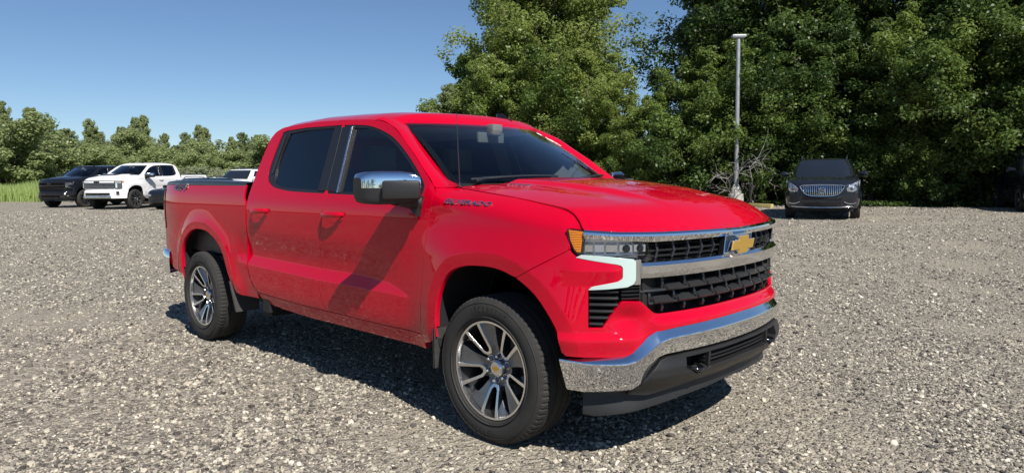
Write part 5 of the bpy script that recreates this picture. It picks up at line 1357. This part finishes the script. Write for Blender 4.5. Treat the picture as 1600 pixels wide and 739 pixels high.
    for x, z in ((-.90, .85), (-.92, 1.10), (-.90, 1.24), (-.84, 1.31), (-.70, 1.345), (-.45, 1.36), (-.25, 1.375)): G.append([(x - .05 * (abs(y) / .85) ** 2 - (.12 * (abs(y) / .85) ** 2 if x > -.6 else 0), y, z) for y in np.linspace(-.84, .84, 15)])
    db.grid(G); dash = db.build('dashboard', M['cabin'], T)
    stw = MB(); P = [Vector((0, .185 * math.cos(q), .185 * math.sin(q))) for q in np.linspace(0, 2 * math.pi, 33)]
    rot = Matrix.Rotation(R(-24), 3, 'Y'); cst = Vector((-1.06, .40, 1.19)); stw.tube([rot @ q + cst for q in P], .017, 10, caps=False)
    stw.box((-1.085, .33, 1.13), (-1.04, .47, 1.23)); stw.tube([cst + rot @ Vector((0, -.18, 0)), cst + rot @ Vector((0, .18, 0))], .016, 6); stw.tube([cst, cst + rot @ Vector((0, 0, -.18))], .018, 6); stw.tube([cst, cst + Vector((.25, 0, -.10))], .03, 8)
    stw.build('steering_wheel', M['cabin'], T, smooth=50)
    mr_ = MB(); mr_.box((-.99, -.13, 1.70), (-.965, .13, 1.775)); mr_.box((-.97, -.05, 1.75), (-.90, .05, 1.83)); mr_.build('rear_view_mirror', M['cabin'], T, bevel=.01)
    ii = MB()
    for sg in (-1, 1): ii.box((-2.70, min(sg * .93, sg * .955), .60), (-.62, max(sg * .93, sg * .955), 1.33))
    ii.box((-2.74, -.9, .58), (-.55, .9, .62)); ii.box((-2.765, -.88, .60), (-2.74, .88, 1.46)); ii.build('cabin_trim', M['cabin'], T, smooth=0)
    hlr = MB(); hlr.grid([[(x, y, 1.825 - .03 * (y / .7) ** 2) for y in np.linspace(-.70, .70, 9)] for x in np.linspace(-2.70, -1.15, 8)]); hlr.build('headlining', M['headliner'], T)
    for sg in (-1, 1):
        bp_ = MB(); bp_.prism([(-1.60, sg * .95, 1.33), (-1.70, sg * .95, 1.33), (-1.74, sg * .775, 1.82), (-1.62, sg * .775, 1.82)], (0, 0, 0), (0, -sg * .05, 0)); bp_.build('centre_pillar_trim', M['cabin'], T, smooth=0)
    # ---------------- wheels
    global WHEEL_SRC
    for k, (x, sg) in enumerate(((0, -1), (-3.745, -1), (0, 1), (-3.745, 1))):
        if main:
            if WHEEL_SRC is None: w = WHEEL_SRC = make_wheel()
            else: w = copy_tree(WHEEL_SRC)
        elif variant not in FAR_SRC: w = FAR_SRC[variant] = far_wheel(.4055, .275, M['satin'] if variant == 'black' else M['machined'], 8)
        else: w = copy_tree(FAR_SRC[variant])
        w.name = 'wheel'; w.parent = T; w.location = (x, sg * .866, .4055)
        w.rotation_euler = (0, 0, 0 if sg < 0 else math.pi)
        if k == 2: w.rotation_euler = (0, R(20), math.pi)
    # ---------------- aerial, fin, badges
    if not hd:
        an = MB(); an.tube([(-.425, -.80, 1.395), (-.425, -.80, 1.42)], [.014, .009], 10); an.tube([(-.425, -.80, 1.41), (-.432, -.802, 1.60), (-.44, -.804, 1.83)], [.0035, .0026, .002], 6); an.build('aerial', M['satin'], T)
    fn = MB(); G = []
    for t in np.linspace(0, 1, 9):
        z = 1.888 + .062 * t; L0 = -1.10 - .105 * t ** .8; L1 = -1.275 - .0 * t; wd = .022 * (1 - t) + .003
        G.append([(L0 + (L1 - L0) * (.5 - .5 * math.cos(q)), .36 + wd * math.sin(q), z) for q in np.linspace(0, 2 * math.pi, 17)])
    fn.grid(G); fn.build('roof_aerial_fin', M['gloss_black'], T)
    if main:
        for i, sg in ((0, -1), (1, 1)):
            def frame(o, xd, zd):
                X_ = Vector(xd).normalized(); Z_ = Vector(zd); N_ = X_.cross(Z_).normalized(); Z_ = N_.cross(X_)
                return Matrix(((X_.x, Z_.x, N_.x, o[0]), (X_.y, Z_.y, N_.y, o[1]), (X_.z, Z_.z, N_.z, o[2]), (0, 0, 0, 1)))
            def badge(name, txt, x0, x1, z0, z1, size, bed_, parent, mat_, ext=.003, wide=1.):
                ya, yb = float(Ys(x0, z0, bed_)[0]), float(Ys(x1, z1, bed_)[0]); zc = (z0 + z1) / 2; xm = (x0 + x1) / 2
                ym = float(Ys(xm, zc, bed_)[0]) + .004
                yt = float(Ys(xm, zc + .015, bed_)[0]); yl = float(Ys(xm, zc - .015, bed_)[0])
                a = Vector((x0, sg * ya, z0)); b = Vector((x1, sg * yb, z1)); d_ = (b - a) if sg < 0 else (a - b)
                mw = frame((xm, sg * ym, zc), d_, (0, sg * (yt - yl), .03)) @ Matrix.Diagonal((wide, 1, 1, 1))
                t_ = text_mesh(name, txt, size, ext, mat_, parent, mw, shear=.22, spacing=1.08, bold=.0012)
                return t_
            badge('model_lettering', 'SILVERADO', -.372, -.003, 1.318, 1.302, .0400, False, T, M['machined'], .004, 1.62)
            t2 = badge('drive_badge', '4x4', -4.37, -3.98, 1.393, 1.393, .088, True, T, M['dull_chrome'], .004, 2.3)
            badge('drive_badge_face', '4x4', -4.37, -3.98, 1.393, 1.393, .072, True, t2, M['satin'], .0055, 2.6)
            xb_, yb_ = .05, -.62 * -sg
        hb = MB(); bz = lambda x, y: float(Hz(np.array([x]), np.array([y]))[0])
        mw = None
        X_ = Vector((1, .12, -.06)).normalized(); c_ = Vector((-.14, -.60, bz(-.14, -.60) + .006)); Z_ = Vector((-.1, 1, .16)); N_ = X_.cross(Z_).normalized(); Z_ = N_.cross(X_)
        mw = Matrix(((X_.x, Z_.x, N_.x, c_.x), (X_.y, Z_.y, N_.y, c_.y), (X_.z, Z_.z, N_.z, c_.z), (0, 0, 0, 1)))
        text_mesh('bonnet_badge', 'TURBO', .05, .004, M['dull_chrome'], hood, mw, shear=.2, bold=.001)
        # dealer's paint-marker on the screen
        def wpt(y, v): return whead(y * .668 / .8).lerp(wbase(y), v) + Vector((.6, 0, .8)) * (.022 * math.sin(math.pi * v) + .003)
        mk_ = MB()
        def stroke(pts, w=.007):
            for (a, b) in zip(pts[:-1], pts[1:]):
                pa, pb = wpt(*a), wpt(*b); d = (pb - pa).normalized(); n_ = Vector((.6, 0, .8)); t_ = d.cross(n_).normalized() * w
                mk_.add([pa - t_, pb - t_, pb + t_, pa + t_], [(0, 1, 2, 3)])
        stroke([(.700, .17), (.685, .20), (.695, .25), (.715, .27), (.722, .23), (.700, .225)], .005); stroke([(.735, .24), (.715, .29), (.735, .32), (.72, .36), (.742, .35)], .005)
        mk_.build('marker_writing', M['white_mark'], wsc, smooth=0)
        stk = MB(); stk.grid([[tuple(wpt(y, v)) for y in (.645, .67, .695)] for v in (.075, .105, .135)]); stk.build('window_sticker', M['white_mark'], wsc)
    return T
# ---------------------------------------------------------------- sport-utility vehicles
def make_suv(paint, front_style='waterfall', name='parked_suv', Lr=-3.95, Hs=1.0):
    """front axle at the origin, nose towards +x"""
    T = empty(name)
    X = [.97, .95, .90, .82, .70, .50, .25, 0, -.25, -.42, -.8, -1.4, -2.2, -3.0, -3.5, Lr + .12, Lr]
    W = [.50, .62, .74, .84, .915, .965, .985, .99, .985, .98, .985, .985, .985, .98, .965, .92, .80]
    B = [.42, .36, .32, .29, .28, .27, .27, .27, .27, .27, .27, .27, .27, .27, .30, .36, .45]
    TZ = [.78, .89, .97, 1.03, 1.08, 1.125, 1.165, 1.19, 1.21, 1.225, 1.235, 1.24, 1.245, 1.25, 1.25, 1.22, 1.12]
    xs = np.linspace(.97, Lr, 90)
    xs = np.concatenate([np.linspace(.97, .70, 14), np.linspace(.68, -.45, 40), np.linspace(-.48, Lr + .3, 46), np.linspace(Lr + .28, Lr, 8)])
    def cv(A, x):
        return float(np.interp(-x, [-q for q in X], A))
    G = []
    for x in xs:
        w, b, t = cv(W, x), cv(B, x), cv(TZ, x); row = []
        crown = .035 if x > -.45 else .02
        prof = [(.80, b), (.94, b + .05), (.985, b + .16), (1.0, (b + t) / 2 - .02), (.995, t - .22), (.975, t - .11), (.93, t - .035), (.86, t), (.62, t + crown * .6), (.32, t + crown * .92), (0, t + crown)]
        full = [(-k, z) for k, z in prof] + [(k, z) for k, z in reversed(prof[:-1])]
        for k, z in full:
            y = k * w
            # wheel-arch cut-outs: pull the side in above the wheel
            row.append((x, y, z))
        G.append(row)
    body = MB(); body.grid(G); n0 = len(G[0])
    body.add(G[0], [tuple(range(n0))]); body.add(G[-1], [tuple(range(n0 - 1, -1, -1))])
    # leave the wheel openings open
    keep = []
    for f in body.f:
        c = [sum(body.v[i][k] for i in f) / len(f) for k in range(3)]
        if len(f) == 4 and abs(c[1]) > .70 and any(math.hypot(c[0] - wx, c[2] - .36) < .43 for wx in (0, -3.02)): continue
        keep.append(f)
    body.f = keep; bo = body.build('body', paint, T, smooth=40, weld=1e-4)
    for wx in (0, -3.02):
        for sg in (-1, 1):
            a = MB(); rows = []
            for q in np.linspace(-.15, math.pi + .15, 25):
                rows.append([(wx + .44 * math.cos(q), sg * .985, .36 + .44 * math.sin(q)), (wx + .41 * math.cos(q), sg * .995, .36 + .41 * math.sin(q)), (wx + .40 * math.cos(q), sg * .70, .36 + .40 * math.sin(q)), (wx, sg * .70, .36)])
            a.grid(rows); a.build('wheel_arch', M['liner'], T, smooth=40)
    # greenhouse
    N = 64
    def loop(x0, x1, hw, ex):
        out = []
        for q in np.linspace(0, 2 * math.pi, N + 1)[:-1]:
            c, s = math.cos(q), math.sin(q); out.append(((x0 + x1) / 2 + (x0 - x1) / 2 * math.copysign(abs(c) ** ex, c), hw * math.copysign(abs(s) ** ex, s)))
        return out
    lo = loop(-.38, Lr + .16, .90, .42); hi = loop(-1.12, Lr + .42, .70, .38)
    def at(j, v, off=0.):
        j %= N; a, b = lo[j], hi[j]; bul = math.sin(math.pi * v) * .035 + off
        x = a[0] + (b[0] - a[0]) * v; y = a[1] + (b[1] - a[1]) * v; z = 1.20 + (1.71 - 1.20) * v
        cx = (-.38 + Lr) / 2 - .3; nx, ny = (x - cx) / 2.0, y / .8; q = math.hypot(nx, ny) + 1e-6
        return (x + nx / q * bul, y + ny / q * bul, z + off * .3)
    cab = MB(); V = []; vs = list(np.linspace(0, 1, 9)); m = len(vs)
    rows = [[at(j, v) for j in range(N + 1)] for v in vs]
    for k in (.93, .80, .55, .25, .02):
        cx = (-1.18 + Lr + .42) / 2; rows.append([(cx + (hi[j % N][0] - cx) * k, hi[j % N][1] * k, 1.71 + .055 * (1 - k ** 3)) for j in range(N + 1)])
    cab.grid(rows); cab.build('cab', paint, T, smooth=40, weld=1e-4)
    def pane(name, j0, j1, v0, v1, mat, off=.006):
        p = MB(); p.grid([[at(j, v, off) for j in range(j0, j1 + 1)] for v in np.linspace(v0, v1, 8)]); return p.build(name, mat, T, smooth=60)
    gm = M['dark_glass']
    f = [j for j in range(-N // 2, N // 2) if lo[j % N][0] > -.62]
    pane('windscreen', min(f) + 1, max(f) - 1, .03, .95, gm)
    pane('rear_window', N // 2 - 6, N // 2 + 6, .2, .9, gm)
    side = [j for j in range(0, N // 2) if -.75 > lo[j][0] > Lr + .5]
    if side:
        j0, j1 = min(side), max(side); mid = (j0 + j1) // 2
        for a_, b_ in ((j0, mid), (mid, j1)):
            if b_ > a_: pane('side_window', a_, b_, .12, .88, gm); pane('side_window', -b_, -a_, .12, .88, gm)
    for sg in (-1, 1):
        r_ = MB(); r_.tube([(-1.30, sg * .62, 1.73), (-1.42, sg * .63, 1.81), (-2.2, sg * .64, 1.84), (Lr + .95, sg * .63, 1.80), (Lr + .8, sg * .62, 1.72)], .022, 8); r_.build('roof_rail', M['dull_chrome'] if front_style == 'waterfall' else M['satin'], T, smooth=60)
        mr = MB(); G = []
        for k, (yy, q) in enumerate(((.93, .3), (1.00, .75), (1.06, 1), (1.13, 1), (1.17, .8), (1.185, .4))):
            G.append([(-.62 + .075 * q * math.cos(a), sg * yy, 1.27 + .085 * q * math.sin(a)) for a in np.linspace(0, 2 * math.pi, 17)])
        mr.grid(G); mr.build('door_mirror', paint, T, smooth=60)
    if 'suv' not in FAR_SRC: FAR_SRC['suv'] = far_wheel(.36, .25, M['dull_chrome'], 6); first = FAR_SRC['suv']
    else: first = None
    for wx, sg in ((0, -1), (-3.02, -1), (0, 1), (-3.02, 1)):
        w = first if first is not None else copy_tree(FAR_SRC['suv']); first = None
        w.name = 'wheel'; w.parent = T; w.location = (wx, sg * .86, .36); w.rotation_euler = (0, 0, 0 if sg < 0 else math.pi)
    un = MB(); un.box((Lr + .3, -.80, .24), (.80, .80, .50)); un.build('underbody', M['chassis'], T, smooth=0)
    # front details follow the nose
    def nose(y, z):
        """x of the nose at (y, z)"""
        best = None
        for x in np.linspace(.97, .3, 135):
            w, b, t = cv(W, x), cv(B, x), cv(TZ, x)
            zz = [b, b + .05, b + .16, (b + t) / 2 - .02, t - .22, t - .11, t - .035, t]; kk = [.80, .94, .985, 1.0, .995, .975, .93, .86]
            if b <= z <= t + .03 and abs(y) <= w * float(np.interp(z, zz, kk)): return x
        return .35
    def patch(name, poly, mat, off=.008, parent=None, th=.03):
        """sheet over the nose with a (y, z) outline"""
        sf = lambda y, z: np.stack([np.array([nose(a, b) for a, b in zip(y, z)]) + off, y, z], -1)
        d = panel_mesh(name, poly, sf, .06, .05, flange=th, seg=.05); return link(name, mesh_from(d), mat, parent or T)
    mir = lambda P: [(-y, z) for y, z in reversed(P)]
    if front_style == 'waterfall':
        gr = [(-.55, .94), (-.28, .965), (0, .97), (.28, .965), (.55, .94), (.53, .86), (.45, .75), (.32, .675), (0, .655), (-.32, .675), (-.45, .75), (-.53, .86)]
        g = patch('grille', gr, M['gloss_black'], .006)
        fr_ = MB(); fr_.tube([(nose(y, z) + .016, y, z) for y, z in catmull(gr, 5, True) + [gr[0]]], .014, 6); fr_.build('grille_frame', M['chrome'], g, smooth=60)
        for k in range(-10, 11):
            y = k * .048; zb = float(np.interp(abs(y), [0, .32, .45, .53], [.67, .69, .77, .87])); zt = float(np.interp(abs(y), [0, .28, .55], [.955, .950, .93]))
            b = MB(); b.tube([(nose(y, z) + .014, y, z) for z in np.linspace(zb, zt, 4)], .0075, 6); b.build('grille_bar', M['chrome'], g)
        ring = MB(); ring.tube([(nose(0, .80) + .03, .085 * math.cos(a), .815 + .075 * math.sin(a)) for a in np.linspace(0, 2 * math.pi, 21)], .010, 6)
        ring.build('badge', M['chrome'], g)
        for k in (-1, 0, 1):
            sh = MB(); sh.prism([(nose(0, .80) + .024, .05 * k - .025 + .02, .845 - .02 * k), (nose(0, .80) + .024, .05 * k + .025 + .005, .85 - .02 * k), (nose(0, .80) + .024, .05 * k + .005, .785 - .01 * k), (nose(0, .80) + .024, .05 * k - .02, .79 - .01 * k)], (0, 0, 0), (.008, 0, 0)); sh.build('badge_shield', M['dull_chrome'], g, smooth=0)
        hl = [(-.955, 1.09), (-.86, 1.05), (-.68, .94), (-.61, .86), (-.64, .785), (-.78, .77), (-.91, .83), (-.97, .95)]
        for P in (hl, mir(hl)):
            h = patch('headlight', P, M['reflector'], .010); c = patch('headlight_cover', [(y * 1.0, z) for y, z in P], M['lens'], .022, h, .008)
            sg = -1 if P is hl else 1
            for yy, zz in ((.74, .86), (.85, .93)):
                e = MB(); e.lathe([(.045, .0), (.043, .02), (.025, .03), (.0005, .032)], 18, 'x', c=(nose(sg * yy, zz) + .004, sg * yy, zz)); e.build('lamp', M['lamp_dark'], h)
        patch('lower_intake', [(-.50, .47), (0, .485), (.50, .47), (.44, .385), (-.44, .385)], M['gloss_black'], .006)
        st = MB(); st.tube([(nose(y, .36) + .02, y, .345 + .03 * (abs(y) / .8) ** 2) for y in np.linspace(-.78, .78, 21)], .016, 6); st.build('bumper_trim', M['dull_chrome'], T, smooth=60)
        for sg in (-1, 1):
            fg = [(sg * .60, .52), (sg * .80, .50), (sg * .84, .44), (sg * .58, .43)]; fo = patch('fog_lamp_recess', fg if sg > 0 else list(reversed(fg)), M['gloss_black'], .006)
            ft = MB(); ft.tube([(nose(sg * y, z) + .02, sg * y, z) for y, z in ((.56, .50), (.66, .455), (.76, .445), (.86, .47))], .013, 6); ft.build('fog_lamp_trim', M['chrome'], fo, smooth=60)
        lpz = MB(); lpz.box((.985, -.155, .52), (1.0, .155, .60))
    else:
        patch('grille', [(-.50, .80), (.50, .80), (.44, .62), (-.44, .62)], M['gloss_black'], .006)
        hl = [(-.90, .93), (-.60, .86), (-.56, .78), (-.80, .76), (-.92, .84)]
        for P in (hl, mir(hl)): patch('headlight', P, M['reflector'], .010)
        patch('lower_intake', [(-.60, .50), (.60, .50), (.55, .38), (-.55, .38)], M['plastic'], .006)
    return T

M['dark_glass'] = pmat('dark_car_glass', (.012, .015, .018), .03, spec=.8, coat=1., coat_rough=.01)

# ---------------------------------------------------------------- the vehicles on the lot
truck = make_truck('red'); tag(truck, 'glossy red crew-cab pickup truck with chrome bumper and silver wheels', 'pickup truck')
def place(o, x, y, head, s=1.):
    o.location = (x, y, float(gz(x, y)) - .004); o.rotation_euler = (0, 0, R(head)); o.scale = (s, s, s)
GV = 'vehicles parked across the lot'
wt = make_truck('white'); place(wt, -31.35, 6.65, -59, 1.055); tag(wt, 'white heavy-duty pickup truck with chrome grille bars and black bonnet intake', 'pickup truck')
bt = make_truck('black'); place(bt, *polar(108, 39.6), -60, 1.03); tag(bt, 'black crew-cab pickup truck with black wheels beside the white pickup', 'pickup truck')
gs = make_suv(M['grey'], 'waterfall', 'parked_suv'); place(gs, -4.93, 17.3, -71, 1.0); tag(gs, 'dark grey SUV with chrome waterfall grille facing out from the trees', 'SUV')
ds = make_suv(M['grey'], 'plain', 'parked_car', -3.7); place(ds, *polar(279, 32.6), -58, .98); ds.scale = (.95, .95, .75); tag(ds, 'dark grey car half hidden behind the red pickup tail', 'car')
ws_ = make_suv(M['white'], 'plain', 'parked_suv', -3.9); place(ws_, *polar(357, 38), -57, 1.02); tag(ws_, 'white SUV showing only its roof above the pickup bed', 'SUV')
rs_ = make_suv(M['black'], 'plain', 'parked_suv', -3.9); place(rs_, *polar(1652, 27.0), -70, 1.02); tag(rs_, 'black SUV cut off at the edge beside the bushes', 'SUV')
